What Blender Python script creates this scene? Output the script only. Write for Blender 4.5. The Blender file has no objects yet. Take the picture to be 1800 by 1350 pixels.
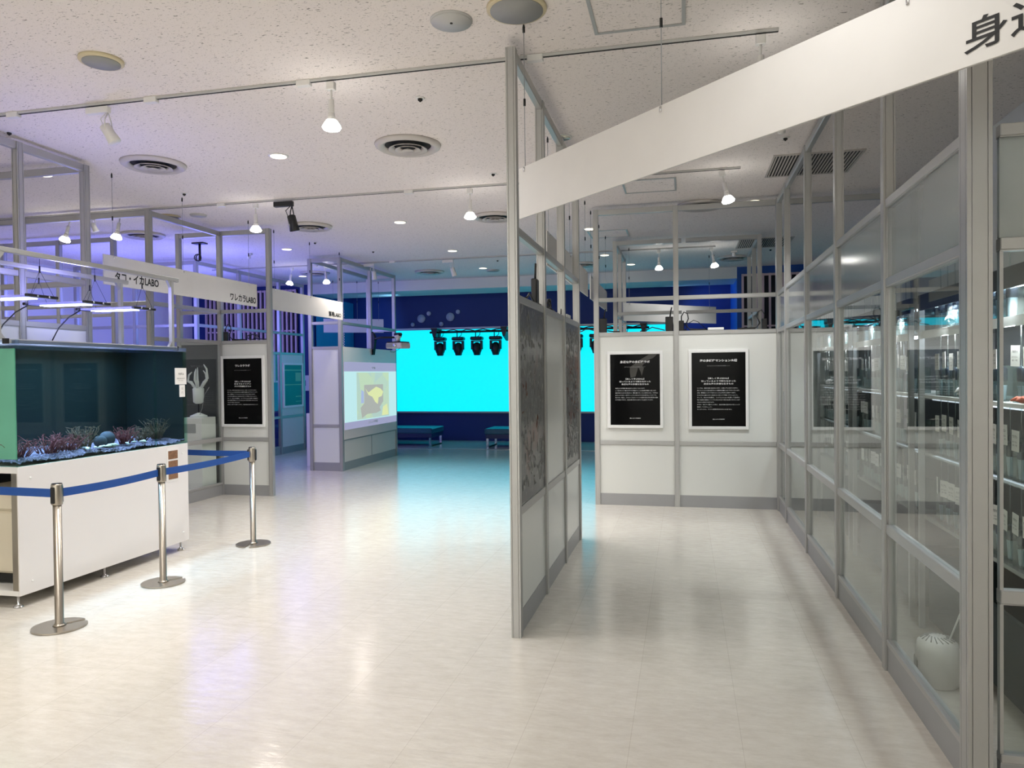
import bpy, math, random
from mathutils import Vector, Matrix
C = bpy.context.scene.collection
SC = bpy.context.scene
RAD = math.radians
# ------------------------------------------------------------------ camera
def cam_matrix(yaw, pitch, roll):
    f = Vector((-math.sin(yaw)*math.cos(pitch), math.cos(yaw)*math.cos(pitch), -math.sin(pitch)))
    r = Vector((math.cos(yaw), math.sin(yaw), 0)); u = r.cross(f)
    c, s = math.cos(roll), math.sin(roll)
    rr = r*c-u*s; uu = r*s+u*c
    return Matrix(((rr.x, uu.x, -f.x), (rr.y, uu.y, -f.y), (rr.z, uu.z, -f.z)))
cd = bpy.data.cameras.new('camera'); cam = bpy.data.objects.new('camera', cd); C.objects.link(cam)
cd.sensor_fit = 'HORIZONTAL'; cd.sensor_width = 36; cd.lens = 26.0; cd.clip_start = .05; cd.clip_end = 100
M4 = cam_matrix(RAD(13.128), 19/1300, 0.0107).to_4x4(); M4.translation = (0, 0, 1.6)
cam.matrix_world = M4
SC.camera = cam
# ------------------------------------------------------------------ world, exposure
w = bpy.data.worlds.new('world'); SC.world = w; w.use_nodes = True
w.node_tree.nodes['Background'].inputs[0].default_value = (.8, .85, 1, 1)
w.node_tree.nodes['Background'].inputs[1].default_value = .02
SC.view_settings.view_transform = 'Standard'; SC.view_settings.look = 'None'
SC.view_settings.gamma = 1; SC.view_settings.use_curve_mapping = False
SC.view_settings.exposure = 0.02
SC.cycles.use_denoising = True
SC.cycles.max_bounces = 9; SC.cycles.diffuse_bounces = 4; SC.cycles.glossy_bounces = 4
SC.cycles.transparent_max_bounces = 24; SC.cycles.transmission_bounces = 6
SC.cycles.sample_clamp_indirect = 4; SC.cycles.caustics_reflective = False; SC.cycles.caustics_refractive = False
# ------------------------------------------------------------------ ceiling lighting of the room
def light(name, kind, loc, power, color=(1, 1, 1), size=.1, target=None, spot=120, blend=.6, parent=None):
    l = bpy.data.lights.new(name, kind); l.energy = power; l.color = color
    o = bpy.data.objects.new(name, l); C.objects.link(o); o.location = loc
    if kind == 'AREA': l.shape = 'DISK'; l.size = size; l.spread = RAD(spot if spot != 120 else 180)
    elif kind in ('POINT', 'SPOT'): l.shadow_soft_size = size
    if kind == 'SPOT': l.spot_size = RAD(spot); l.spot_blend = blend
    if target is not None: o.rotation_euler = (Vector(target)-Vector(loc)).to_track_quat('-Z', 'Y').to_euler()
    return o
CEIL = 3.6
WARM = (1, .90, .80); NEUT = (1, .985, .97); COOL = (.94, .97, 1)
# recessed downlights on the ceiling grid, some of them behind the camera
for x in (-8.5, -4.0, -3.0, -1.95):
    for y in (-1.6, 1.2, 4.0, 6.6, 8.2):
        p = {-1.6: 9, 1.2: 10, 4.0: 13, 6.6: 14, 8.2: 17}[y]
        if x < -7: p *= .45
        if x > -2.5: p *= .8
        if -5 < x < -4: p *= .8
        light('downlight_beam', 'AREA', (x, y, CEIL-.03), p, NEUT, .3, (x, y, 0), 118)
# added unseen fill lights aimed at the wall behind the camera, the main soft fill
for x in (-8.5, -5.5, -2.5, .5):
    light('back_wall_fill', 'AREA', (x, -2.6, 3.3), 88 if x > -7 else 44, NEUT, .5, (x, -4, 1.6), 150)
# warm and cool track floods
for (x, y, p, c, t) in ((-3.9, 2.3, 70, WARM, (-4.0, 3.4, 0)), (-2.3, 4.72, 45, NEUT, (-2.0, 5.0, 0)),
        (-2.21, 7.64, 125, WARM, (-3.1, 7.6, 0)), (-4.76, 7.59, 85, WARM, (-3.4, 7.7, 0)), (.37, 7.68, 130, NEUT, (.3, 8.0, 0)),
        (-6.56, 7.45, 40, COOL, (-7.2, 7.0, 0)), (-7.27, 7.5, 40, COOL, (-8, 6.6, 0)), (.2, 2.3, 22, NEUT, (.3, 3.0, 0)), (-2.2, 1.6, 25, NEUT, (-1.6, 2.6, 0)),
        (-5.1, 11.0, 70, WARM, (-5.6, 10.2, .3)), (-.39, 12.23, 80, NEUT, (-.4, 12, 0)), (.43, 12.25, 60, NEUT, (.3, 12.2, 0)),
        (-6.9, 9.9, 35, WARM, (-6.2, 10.6, .6))):
    light('track_beam', 'SPOT', (x, y, CEIL-.34), p, c, .05, t, 130, .8)
# violet fixtures over the left booths
for (x, y, z, p) in ((-7.3, 10.3, 2.75, 60), (-8.9, 12.2, 2.7, 60), (-7.0, 12.9, 2.7, 16), (-8.9, 9.7, 2.6, 60)):
    light('violet_glow', 'POINT', (x, y, z), p, (.20, .22, 1), .6)
# stage wash
light('stage_wash', 'SPOT', (-.6, 16.0, 3.3), 70, (.2, .45, 1), .1, (1, 16.3, 2.6), 110)
light('stage_wash', 'SPOT', (-6.2, 15.5, 3.3), 60, (.25, .6, 1), .1, (-8, 16.2, 2.6), 110)

# ------------------------------------------------------------------ materials
def lin(c):
    return tuple(((v/255)/12.92 if v/255 <= .04045 else ((v/255+.055)/1.055)**2.4) for v in c)+(1,)
MATS = {}
def mat(name, rgb=(200, 200, 200), rough=.5, metal=0, emit=None, strength=0, bump=None, spec=.5, coat=0, alpha=1, var=None):
    m = bpy.data.materials.new(name); m.use_nodes = True; nt = m.node_tree
    b = nt.nodes['Principled BSDF']; b.inputs['Base Color'].default_value = lin(rgb)
    b.inputs['Roughness'].default_value = rough; b.inputs['Metallic'].default_value = metal
    b.inputs['Specular IOR Level'].default_value = spec; b.inputs['Coat Weight'].default_value = coat
    if emit: b.inputs['Emission Color'].default_value = lin(emit); b.inputs['Emission Strength'].default_value = strength
    if alpha < 1: b.inputs['Alpha'].default_value = alpha
    co = nt.nodes.new('ShaderNodeTexCoord')
    if bump:
        n = nt.nodes.new('ShaderNodeTexNoise'); n.inputs['Scale'].default_value = bump[0]; n.inputs['Detail'].default_value = 3
        bp = nt.nodes.new('ShaderNodeBump'); bp.inputs['Strength'].default_value = bump[1]; bp.inputs['Distance'].default_value = .01
        nt.links.new(co.outputs['Object'], n.inputs['Vector']); nt.links.new(n.outputs[0], bp.inputs['Height']); nt.links.new(bp.outputs[0], b.inputs['Normal'])
    # every surface carries a faint procedural unevenness of colour
    v = var or (6, .04)
    n2 = nt.nodes.new('ShaderNodeTexNoise'); n2.inputs['Scale'].default_value = v[0]; n2.inputs['Detail'].default_value = 4
    nt.links.new(co.outputs['Object'], n2.inputs['Vector'])
    mx = nt.nodes.new('ShaderNodeMix'); mx.data_type = 'RGBA'
    a = lin(rgb); mx.inputs['A'].default_value = tuple(min(1, q*(1-v[1])) for q in a[:3])+(1,); mx.inputs['B'].default_value = tuple(min(1, q*(1+v[1])) for q in a[:3])+(1,)
    nt.links.new(n2.outputs[0], mx.inputs['Factor']); nt.links.new(mx.outputs['Result'], b.inputs['Base Color'])
    MATS[name] = m; return m
def pane_mat(name, tint, f0=.04, gain=1.0, rough=0.0, haze=0.0, hazecol=(200, 205, 200)):
    """a clear sheet: transparent with a Schlick mirror reflection, the same from both sides"""
    m = bpy.data.materials.new(name); m.use_nodes = True; nt = m.node_tree; nt.nodes.clear()
    N = nt.nodes.new; L = nt.links.new
    out = N('ShaderNodeOutputMaterial'); g = N('ShaderNodeNewGeometry'); d = N('ShaderNodeVectorMath'); d.operation = 'DOT_PRODUCT'
    L(g.outputs['Normal'], d.inputs[0]); L(g.outputs['Incoming'], d.inputs[1])
    ab = N('ShaderNodeMath'); ab.operation = 'ABSOLUTE'; L(d.outputs['Value'], ab.inputs[0])
    om = N('ShaderNodeMath'); om.operation = 'SUBTRACT'; om.inputs[0].default_value = 1; L(ab.outputs[0], om.inputs[1])
    pw = N('ShaderNodeMath'); pw.operation = 'POWER'; pw.inputs[1].default_value = 5; L(om.outputs[0], pw.inputs[0])
    ml = N('ShaderNodeMath'); ml.operation = 'MULTIPLY_ADD'; ml.inputs[1].default_value = (1-f0)*gain; ml.inputs[2].default_value = f0; L(pw.outputs[0], ml.inputs[0])
    tr = N('ShaderNodeBsdfTransparent'); tr.inputs[0].default_value = lin(tint)
    gl = N('ShaderNodeBsdfGlossy'); gl.inputs['Roughness'].default_value = rough
    mix = N('ShaderNodeMixShader'); L(ml.outputs[0], mix.inputs[0])
    if haze:
        df = N('ShaderNodeBsdfDiffuse'); df.inputs[0].default_value = lin(hazecol); m2 = N('ShaderNodeMixShader'); m2.inputs[0].default_value = haze
        L(tr.outputs[0], m2.inputs[1]); L(df.outputs[0], m2.inputs[2]); L(m2.outputs[0], mix.inputs[1])
    else: L(tr.outputs[0], mix.inputs[1])
    L(gl.outputs[0], mix.inputs[2]); L(mix.outputs[0], out.inputs[0])
    return m
ALU = mat('anodised_aluminium', (178, 178, 176), .38, .55, bump=(300, .02))
ALUD = mat('aluminium_plinth', (160, 161, 162), .45, .35)
PANEL = mat('white_board_panel', (218, 220, 215), .32, bump=(2.2, .05), var=(1.5, .015))
PANELG = mat('white_melamine', (226, 223, 221), .28, bump=(3, .06), var=(2, .02))
SIGN = mat('sign_board_white', (222, 220, 217), .5)
BLACKINK = mat('black_lettering', (22, 22, 22), .6)
WHITEINK = mat('white_lettering', (235, 235, 235), .6)
GREYINK = mat('grey_lettering', (150, 150, 150), .6)
POSTER = mat('black_poster_print', (9, 9, 10), .12, spec=.1, bump=(3, .25))
FRAMEW = mat('white_poster_frame', (235, 236, 234), .35)
STEEL = mat('brushed_stainless', (168, 160, 148), .3, 1)
BLACK = mat('black_plastic', (14, 14, 15), .45)
BLUEB = mat('blue_webbing', (12, 72, 150), .6, bump=(90, .1))
WHITEP = mat('white_painted_metal', (226, 224, 220), .4)
BULB = mat('lit_bulb', (255, 255, 255), .3, emit=(255, 252, 244), strength=20)
GLOW = mat('lit_downlight', (255, 250, 230), .3, emit=(255, 244, 214), strength=2.2)
DIMG = mat('downlight_reflector', (225, 222, 205), .2, .6)
CREAM = mat('cream_rim', (205, 192, 158), .5)
GREYD = mat('speaker_mesh', (150, 150, 147), .7, bump=(400, .2))
GREYL = mat('speaker_plate', (188, 187, 184), .6)
BRIM = mat('diffuser_enamel', (196, 190, 184), .45)
DARKV = mat('recess_shade_and_dark_parts', (40, 38, 36), .8)  # stands in for shade in ducts and slots; also small dark fittings
NAVY = mat('navy_wall_paint', (0, 38, 108), .55, var=(.4, .25))
BLUEW = mat('blue_wall_paint', (0, 78, 160), .5, var=(.5, .25))
BLUEM = mat('teal_mural', (20, 105, 150), .5, var=(.8, .45))
DISC = mat('pale_lavender_disc', (186, 190, 214), .5)
SCREEN = mat('cyan_video_screen', (0, 8, 10), .5, emit=(0, 225, 255), strength=1.22)
SLAT = mat('pale_wood_slat', (208, 184, 190), .5)
BLACKW = mat('dark_void_paint', (12, 12, 26), .7)
TEALV = mat('bench_vinyl', (36, 84, 110), .35)
NAVYV = mat('bench_side_vinyl', (26, 34, 84), .4)
CHROME = mat('polished_chrome', (215, 215, 218), .12, 1)
GLASS = pane_mat('clear_window_glass', (246, 250, 248), .05, 1.0)
ACRYL = pane_mat('clear_acrylic', (236, 242, 242), .06, .8, .03, .05)
AQUA = pane_mat('aquarium_glass', (224, 242, 237), .014, 1.0)
LIDA = pane_mat('acrylic_lid', (228, 240, 250), .12, 1.0, .15, .12, (190, 205, 240))
TANKB = mat('dark_tank_backing', (8, 26, 28), .5, var=(2, .3))
TANKG = mat('green_end_glow', (176, 212, 196), .5, var=(3, .2))
GRAVEL = mat('violet_grey_gravel', (122, 112, 138), .9, bump=(90, .9), var=(70, .85))
WEEDR = mat('dark_red_seaweed', (112, 46, 54), .7, var=(20, .4))
WEEDB = mat('brown_seaweed', (92, 74, 58), .7, var=(20, .4))
STONE = mat('dark_round_stone', (54, 62, 78), .8)
SHELL = mat('white_shell', (226, 228, 226), .5)
BEIGE = mat('beige_enamel', (214, 204, 182), .45)
LEDW = mat('aquarium_led', (230, 235, 255), .3, emit=(214, 222, 255), strength=9)
LEDV = mat('violet_plate', (160, 160, 235), .35, emit=(110, 112, 255), strength=.25)
LIME = mat('paper_card', (232, 230, 226), .6)
CAPB = mat('navy_cap', (30, 38, 66), .4)
TUBEW = mat('milky_tube', (216, 228, 240), .3)
ORANGE = mat('orange_starfish', (190, 84, 50), .6)
FROST = pane_mat('frosted_header', (225, 230, 228), .05, 1, .12, .42, (196, 200, 198))
DARKP = mat('dark_rack_panel', (70, 72, 74), .6)
STRIP = mat('led_strip', (255, 255, 255), .3, emit=(226, 236, 255), strength=18)
STRIPD = mat('dim_led_strip', (255, 255, 255), .3, emit=(226, 236, 255), strength=1.2)
WATERB = mat('blue_display', (30, 120, 220), .3, emit=(30, 150, 250), strength=.9)
GREENP = mat('green_poster_print', (26, 122, 112), .35, var=(3, .2))
PRJ = mat('projector_body', (205, 200, 192), .4)
PHOTO = mat('photo_print', (130, 96, 70), .3, var=(60, .8))

def ceiling_mat():
    m = mat('pitted_acoustic_board', (240, 232, 227), .9); nt = m.node_tree; N = nt.nodes.new; L = nt.links.new
    b = nt.nodes['Principled BSDF']; co = N('ShaderNodeTexCoord')
    def pits(sc, lo, hi, sx):
        mp = N('ShaderNodeMapping'); mp.inputs['Scale'].default_value = (sx, 1, 1); L(co.outputs['Object'], mp.inputs[0])
        n = N('ShaderNodeTexNoise'); n.inputs['Scale'].default_value = sc; n.inputs['Detail'].default_value = 2.5; n.inputs['Distortion'].default_value = .6; L(mp.outputs[0], n.inputs['Vector'])
        r = N('ShaderNodeMapRange'); r.inputs[1].default_value = lo; r.inputs[2].default_value = hi; L(n.outputs[0], r.inputs[0]); return r
    a = pits(95, .64, .70, .34); c = pits(190, .65, .71, .45)
    mx = N('ShaderNodeMath'); mx.operation = 'MAXIMUM'; L(a.outputs[0], mx.inputs[0]); L(c.outputs[0], mx.inputs[1])
    col = N('ShaderNodeMix'); col.data_type = 'RGBA'; col.inputs['A'].default_value = lin((240, 232, 227)); col.inputs['B'].default_value = lin((138, 130, 124))
    L(mx.outputs[0], col.inputs['Factor']); L(col.outputs['Result'], b.inputs['Base Color'])
    bp = N('ShaderNodeBump'); bp.invert = True; bp.inputs['Strength'].default_value = .5; bp.inputs['Distance'].default_value = .01; L(mx.outputs[0], bp.inputs['Height']); L(bp.outputs[0], b.inputs['Normal'])
    return m
def floor_mat():
    m = mat('cream_vinyl_tile', (216, 208, 196), .2); nt = m.node_tree; N = nt.nodes.new; L = nt.links.new
    b = nt.nodes['Principled BSDF']; co = N('ShaderNodeTexCoord')
    mp = N('ShaderNodeMapping'); mp.inputs['Scale'].default_value = (1, 2.6, 1); mp.inputs['Rotation'].default_value = (0, 0, .12); L(co.outputs['Object'], mp.inputs[0])
    n = N('ShaderNodeTexNoise'); n.inputs['Scale'].default_value = 7; n.inputs['Detail'].default_value = 10; n.inputs['Roughness'].default_value = .78; L(mp.outputs[0], n.inputs['Vector'])
    cr = N('ShaderNodeValToRGB'); cr.color_ramp.elements[0].position = .34; cr.color_ramp.elements[0].color = lin((199, 192, 180)); cr.color_ramp.elements[1].position = .66; cr.color_ramp.elements[1].color = lin((216, 211, 201)); L(n.outputs[0], cr.inputs[0])
    bk = N('ShaderNodeTexBrick'); bk.offset = 0.5; bk.inputs['Scale'].default_value = 1; bk.inputs['Brick Width'].default_value = .94; bk.inputs['Row Height'].default_value = .47
    bk.inputs['Mortar Size'].default_value = .0014; bk.inputs['Mortar Smooth'].default_value = .3
    bk.inputs['Color1'].default_value = (1, 1, 1, 1); bk.inputs['Color2'].default_value = (.965, .965, .96, 1); bk.inputs['Mortar'].default_value = (.80, .78, .76, 1)
    m3 = N('ShaderNodeMapping'); m3.inputs['Rotation'].default_value = (0, 0, math.pi/2); m3.inputs['Location'].default_value = (.13, -.23, 0); L(co.outputs['Object'], m3.inputs[0]); L(m3.outputs[0], bk.inputs['Vector'])
    mx = N('ShaderNodeMix'); mx.data_type = 'RGBA'; mx.blend_type = 'MULTIPLY'; mx.inputs['Factor'].default_value = 1
    L(cr.outputs[0], mx.inputs['A']); L(bk.outputs['Color'], mx.inputs['B']); L(mx.outputs['Result'], b.inputs['Base Color'])
    n2 = N('ShaderNodeTexNoise'); n2.inputs['Scale'].default_value = 9; n2.inputs['Detail'].default_value = 5; L(mp.outputs[0], n2.inputs['Vector'])
    bp = N('ShaderNodeBump'); bp.inputs['Strength'].default_value = .10; bp.inputs['Distance'].default_value = .01; L(n2.outputs[0], bp.inputs['Height']); L(bp.outputs[0], b.inputs['Normal'])
    b.inputs['Roughness'].default_value = .16; b.inputs['Specular IOR Level'].default_value = 1.0; bp.inputs['Strength'].default_value = .16
    return m
def creature_print():
    m = mat('dark_specimen_photo_print', (58, 60, 62), .3); nt = m.node_tree; N = nt.nodes.new; L = nt.links.new
    b = nt.nodes['Principled BSDF']; co = N('ShaderNodeTexCoord'); mp = N('ShaderNodeMapping'); mp.inputs['Scale'].default_value = (1.7, 1, 1); L(co.outputs['Object'], mp.inputs[0])
    n = N('ShaderNodeTexNoise'); n.inputs['Scale'].default_value = 9; n.inputs['Detail'].default_value = 5; n.inputs['Distortion'].default_value = 2.2; L(mp.outputs[0], n.inputs['Vector'])
    r = N('ShaderNodeValToRGB'); r.color_ramp.elements[0].position = .57; r.color_ramp.elements[0].color = lin((44, 46, 49)); r.color_ramp.elements[1].position = .68; r.color_ramp.elements[1].color = lin((150, 148, 142)); L(n.outputs[0], r.inputs[0])
    n2 = N('ShaderNodeTexNoise'); n2.inputs['Scale'].default_value = 2.2; L(co.outputs['Object'], n2.inputs['Vector'])
    r2 = N('ShaderNodeMapRange'); r2.inputs[1].default_value = .56; r2.inputs[2].default_value = .75; L(n2.outputs[0], r2.inputs[0])
    mx = N('ShaderNodeMix'); mx.data_type = 'RGBA'; L(r2.outputs[0], mx.inputs['Factor']); L(r.outputs[0], mx.inputs['A']); mx.inputs['B'].default_value = lin((120, 70, 52)); L(mx.outputs['Result'], b.inputs['Base Color'])
    return m
CEILM = ceiling_mat(); FLOORM = floor_mat(); CREAT = creature_print()

# ------------------------------------------------------------------ geometry helpers
class MB:
    def __init__(s): s.v = []; s.f = []; s.sm = []
    def add(s, vs, fs, smooth=False):
        o = len(s.v); s.v += [tuple(q) for q in vs]; s.f += [tuple(i+o for i in f) for f in fs]; s.sm += [smooth]*len(fs)
        return s
    def box(s, x0, x1, y0, y1, z0, z1, b=0):
        if b <= 0:
            return s.add([(x, y, z) for z in (z0, z1) for y in (y0, y1) for x in (x0, x1)], [(0, 2, 3, 1), (4, 5, 7, 6), (0, 1, 5, 4), (2, 6, 7, 3), (0, 4, 6, 2), (1, 3, 7, 5)])
        # bevelled box: 24 vertices
        X, Y, Z = (x0, x1), (y0, y1), (z0, z1); sg = (1, -1); V = []; idx = {}
        for i in (0, 1):
            for j in (0, 1):
                for k in (0, 1):
                    for a in range(3):
                        p = [X[i]+(0 if a == 0 else b*sg[i]), Y[j]+(0 if a == 1 else b*sg[j]), Z[k]+(0 if a == 2 else b*sg[k])]
                        idx[i, j, k, a] = len(V); V.append(p)
        F = []
        for i in (0, 1):
            q = [idx[i, 0, 0, 0], idx[i, 1, 0, 0], idx[i, 1, 1, 0], idx[i, 0, 1, 0]]; F.append(q if i else q[::-1])
            q = [idx[0, i, 0, 1], idx[0, i, 1, 1], idx[1, i, 1, 1], idx[1, i, 0, 1]]; F.append(q if i else q[::-1])
            q = [idx[0, 0, i, 2], idx[1, 0, i, 2], idx[1, 1, i, 2], idx[0, 1, i, 2]]; F.append(q if i else q[::-1])
        for i in (0, 1):
            for j in (0, 1):
                F.append([idx[i, j, 0, 0], idx[i, j, 1, 0], idx[i, j, 1, 1], idx[i, j, 0, 1]])
                F.append([idx[i, 0, j, 0], idx[i, 1, j, 0], idx[i, 1, j, 2], idx[i, 0, j, 2]])
                F.append([idx[0, i, j, 1], idx[1, i, j, 1], idx[1, i, j, 2], idx[0, i, j, 2]])
                for k in (0, 1): F.append([idx[i, j, k, 0], idx[i, j, k, 1], idx[i, j, k, 2]])
        return s.add(V, F)
    def prism(s, poly, z0, z1):
        n = len(poly); V = [(x, y, z0) for x, y in poly]+[(x, y, z1) for x, y in poly]
        return s.add(V, [tuple(range(n))[::-1], tuple(range(n, 2*n))]+[(i, (i+1) % n, (i+1) % n+n, i+n) for i in range(n)])
    def lathe(s, prof, n=24, c=(0, 0, 0), smooth=True):
        """profile of (r, z)"""
        V = []; F = []
        for r, z in prof:
            for i in range(n):
                a = 2*math.pi*i/n; V.append((c[0]+r*math.cos(a), c[1]+r*math.sin(a), c[2]+z))
        for k in range(len(prof)-1):
            for i in range(n): F.append((k*n+i, k*n+(i+1) % n, (k+1)*n+(i+1) % n, (k+1)*n+i))
        F.append(tuple(range(n))[::-1]); F.append(tuple(range((len(prof)-1)*n, len(prof)*n)))
        return s.add(V, F, smooth)
    def tube(s, pts, r, n=8, smooth=True):
        pts = [Vector(p) for p in pts]; V = []; F = []; up = Vector((0, 0, 1)); prev = None
        for i, p in enumerate(pts):
            t = (pts[min(i+1, len(pts)-1)]-pts[max(i-1, 0)]).normalized()
            a = prev if prev is not None else (up if abs(t.z) < .95 else Vector((1, 0, 0)))
            a = (a-t*a.dot(t)).normalized(); prev = a; bb = t.cross(a)
            rr = r[i] if isinstance(r, (list, tuple)) else r
            for k in range(n):
                q = 2*math.pi*k/n; V.append(p+a*rr*math.cos(q)+bb*rr*math.sin(q))
        for i in range(len(pts)-1):
            for k in range(n): F.append((i*n+k, i*n+(k+1) % n, (i+1)*n+(k+1) % n, (i+1)*n+k))
        F.append(tuple(range(n))[::-1]); F.append(tuple(range((len(pts)-1)*n, len(pts)*n)))
        return s.add(V, F, smooth)
    def xf(s, m):
        s.v = [tuple(m @ Vector(q)) for q in s.v]; return s
    def build(s, name, m, parent=None, loc=None):
        me = bpy.data.meshes.new(name); me.from_pydata(s.v, [], s.f); me.update()
        me.polygons.foreach_set('use_smooth', s.sm)
        me.materials.append(m); o = bpy.data.objects.new(name, me); C.objects.link(o)
        if parent is not None: o.parent = parent
        if loc is not None: o.location = loc
        return o
def thing(name, label, cat, loc=(0, 0, 0), rz=0, group=None):
    o = bpy.data.objects.new(name, None); o.empty_display_size = .1; C.objects.link(o)
    o.location = loc; o.rotation_euler = (0, 0, RAD(rz)); o['label'] = label; o['category'] = cat
    if group: o['group'] = group
    return o
def tag(o, label, cat, group=None, loc=None):
    o['label'] = label; o['category'] = cat
    if group: o['group'] = group
    if loc is not None: o.location = loc
    return o
def struct(o): o['kind'] = 'structure'; return o
def copy_tree(o, parent=None):
    c = o.copy(); C.objects.link(c)
    if parent is not None: c.parent = parent
    for ch in o.children: copy_tree(ch, c)
    return c
def text_mesh(body, h, w=None, bold=0, res=3, align='LEFT', thick=.0015):
    cu = bpy.data.curves.new('lettering', 'FONT'); cu.body = body; cu.size = 1; cu.resolution_u = res; cu.offset = bold; cu.extrude = .0
    cu.space_line = 1.5; cu.align_x = align
    o = bpy.data.objects.new('lettering', cu); C.objects.link(o); bpy.context.view_layer.update()
    me = bpy.data.meshes.new_from_object(o.evaluated_get(bpy.context.evaluated_depsgraph_get()))
    bpy.data.objects.remove(o); bpy.data.curves.remove(cu)
    xs = [v.co.x for v in me.vertices]; ys = [v.co.y for v in me.vertices]
    if not xs: return me
    x0, x1, y0, y1 = min(xs), max(xs), min(ys), max(ys); sy = h/(y1-y0); sx = w/(x1-x0) if w else sy
    cx = (x0+x1)/2 if align == 'CENTER' else x0
    for v in me.vertices:   # lies in the local x-z plane, facing -y
        x, y = v.co.x, v.co.y; v.co = ((x-cx)*sx, -thick, (y-y0)*sy)
    me.update(); return me
def text(body, h, loc, m, parent, w=None, bold=0.02, align='LEFT', name='lettering', res=3):
    me = text_mesh(body, h, w, bold, res, align); me.materials.append(m)
    o = bpy.data.objects.new(name, me); C.objects.link(o); o.parent = parent; o.location = loc
    return o

# ------------------------------------------------------------------ the room
struct(MB().box(-11, 3.2, -4, 17.1, -.1, 0).build('floor', FLOORM))
struct(MB().box(-11, 3.2, -4, 17.1, CEIL, CEIL+.1).build('ceiling', CEILM))
struct(MB().box(-11.1, -11, -4, 17.1, 0, CEIL).build('wall_left', PANELG))
struct(MB().box(2.5, 2.6, -4, 14.9, 0, CEIL).build('wall_right', PANEL))
struct(MB().box(-11, 3.2, -4.1, -4, 0, CEIL).build('wall_back', PANEL))
# stage alcove
struct(MB().box(-11, 3.2, 17.0, 17.1, 0, CEIL).build('wall_stage', NAVY))
struct(MB().box(-11, -8.0, 14.9, 15.0, 0, CEIL).box(-8.1, -8.0, 15, 17, 0, CEIL).build('wall_stage_left', NAVY))
struct(MB().box(1.0, 3.2, 14.9, 15.0, 0, CEIL).box(1.0, 1.1, 15, 17, 0, CEIL).build('wall_stage_right', BLUEW))
struct(MB().box(-8.0, 1.0, 14.9, 15.9, 3.38, CEIL).build('trim_1', PANEL))          # white bulkhead over the stage opening
struct(MB().box(-8.0, 1.0, 14.98, 15.03, 0, .012).build('trim_2', ALUD))            # floor strip at the stage edge
struct(MB().box(-7.9, -.0, 16.93, 17.0, 2.66, 2.71).build('trim_3', ALU))
o = MB().box(-7.98, -7.96, 15.05, 16.95, .9, 3.36).build('mural_panel', BLUEM); tag(o, 'teal underwater mural panel on the left side wall of the stage alcove', 'mural')

t = thing('video_screen', 'huge glowing cyan video wall on the navy wall at the far end', 'screen', (-3.58, 16.95, 0))
MB().box(-3.27, 3.28, -.02, .05, .70, 2.66).build('display', SCREEN, t)
MB().box(-3.3, 3.31, -.03, .05, .66, .70).box(-3.3, -3.27, -.03, .05, .7, 2.66).box(3.28, 3.31, -.03, .05, .7, 2.66).box(-3.3, 3.31, -.03, .05, 2.66, 2.68).build('frame', ALUD, t)
# bubbles
for i, (x, y, r) in enumerate(((738, 559, 7.2), (752, 550.5, 3.8), (722, 569, 3.6), (791, 557.5, 7.4), (805, 549, 3.8), (774.5, 569.5, 3.8))):
    where = ('left cluster', 'right cluster')[i > 2]; sz = ('large disc in the middle', 'small disc at upper right', 'small disc at lower left')[i % 3]
    X = (x-803.)*.01385-5.30; Z = 1.6+(657-y)*.01385-.012
    o = MB().lathe([(r*.0137, 0), (r*.0137, .03)], 28).xf(Matrix.Rotation(RAD(90), 4, 'X')).build('wall_disc', DISC)
    tag(o, 'pale bubble on the navy wall, %s of the %s' % (sz, where), 'wall decoration', 'bubble discs on the navy wall', (X, 17.0, Z))

# slatted screens flanking the stage
def lattice(x0, x1, z0, z1, n, label, skip=None):
    t = thing('slatted_screen', label, 'wall screen', ((x0+x1)/2, 14.86, 0)); h = (x1-x0)/2
    MB().box(-h, h, .0, .035, z0, z1).build('backing', BLACKW, t)
    b = MB().box(-h, h, -.03, 0, z1-.04, z1).box(-h, h, -.03, 0, z0, z0+.04).box(-h, h, -.03, 0, z0+.55*(z1-z0), z0+.55*(z1-z0)+.03).build('frame', SLAT, t)
    for i in range(n):
        x = -h+.02+(2*h-.04)*i/(n-1); MB().box(x-.02, x+.02, -.05, -.005, z0, z1).build('slat', SLAT, t)
lattice(-10.6, -8.32, 1.45, 3.5, 22, 'tall screen of pale slats on the dark wall left of the stage')
lattice(1.08, 2.6, 1.2, 3.45, 13, 'tall screen of pale pink slats on the blue wall right of the stage')

# benches
def bench(x, y, label):
    t = thing('bench', label, 'bench', (x, y, 0), 0, 'padded benches in front of the video wall')
    MB().box(-.9, .9, -.42, .42, .29, .41, .02).build('seat', TEALV, t)
    MB().box(-.88, .88, -.40, .40, .2, .29).build('seat_frame', NAVYV, t)
    for sx in (-1, 1):
        for sy in (-1, 1): MB().box(sx*.84-.025, sx*.84+.025, sy*.36-.025, sy*.36+.025, 0, .2).build('leg', CHROME, t)
        MB().box(sx*.84-.02, sx*.84+.02, -.36, .36, 0, .02).build('foot_bar', BLACK, t)
bench(-6.3, 15.8, 'teal padded bench below the cyan screen, the left one ending in mid floor')
bench(-3.3, 15.75, 'teal padded bench partly hidden behind the central partition')
bench(-.35, 15.8, 'teal padded bench under the right end of the cyan screen')

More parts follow.
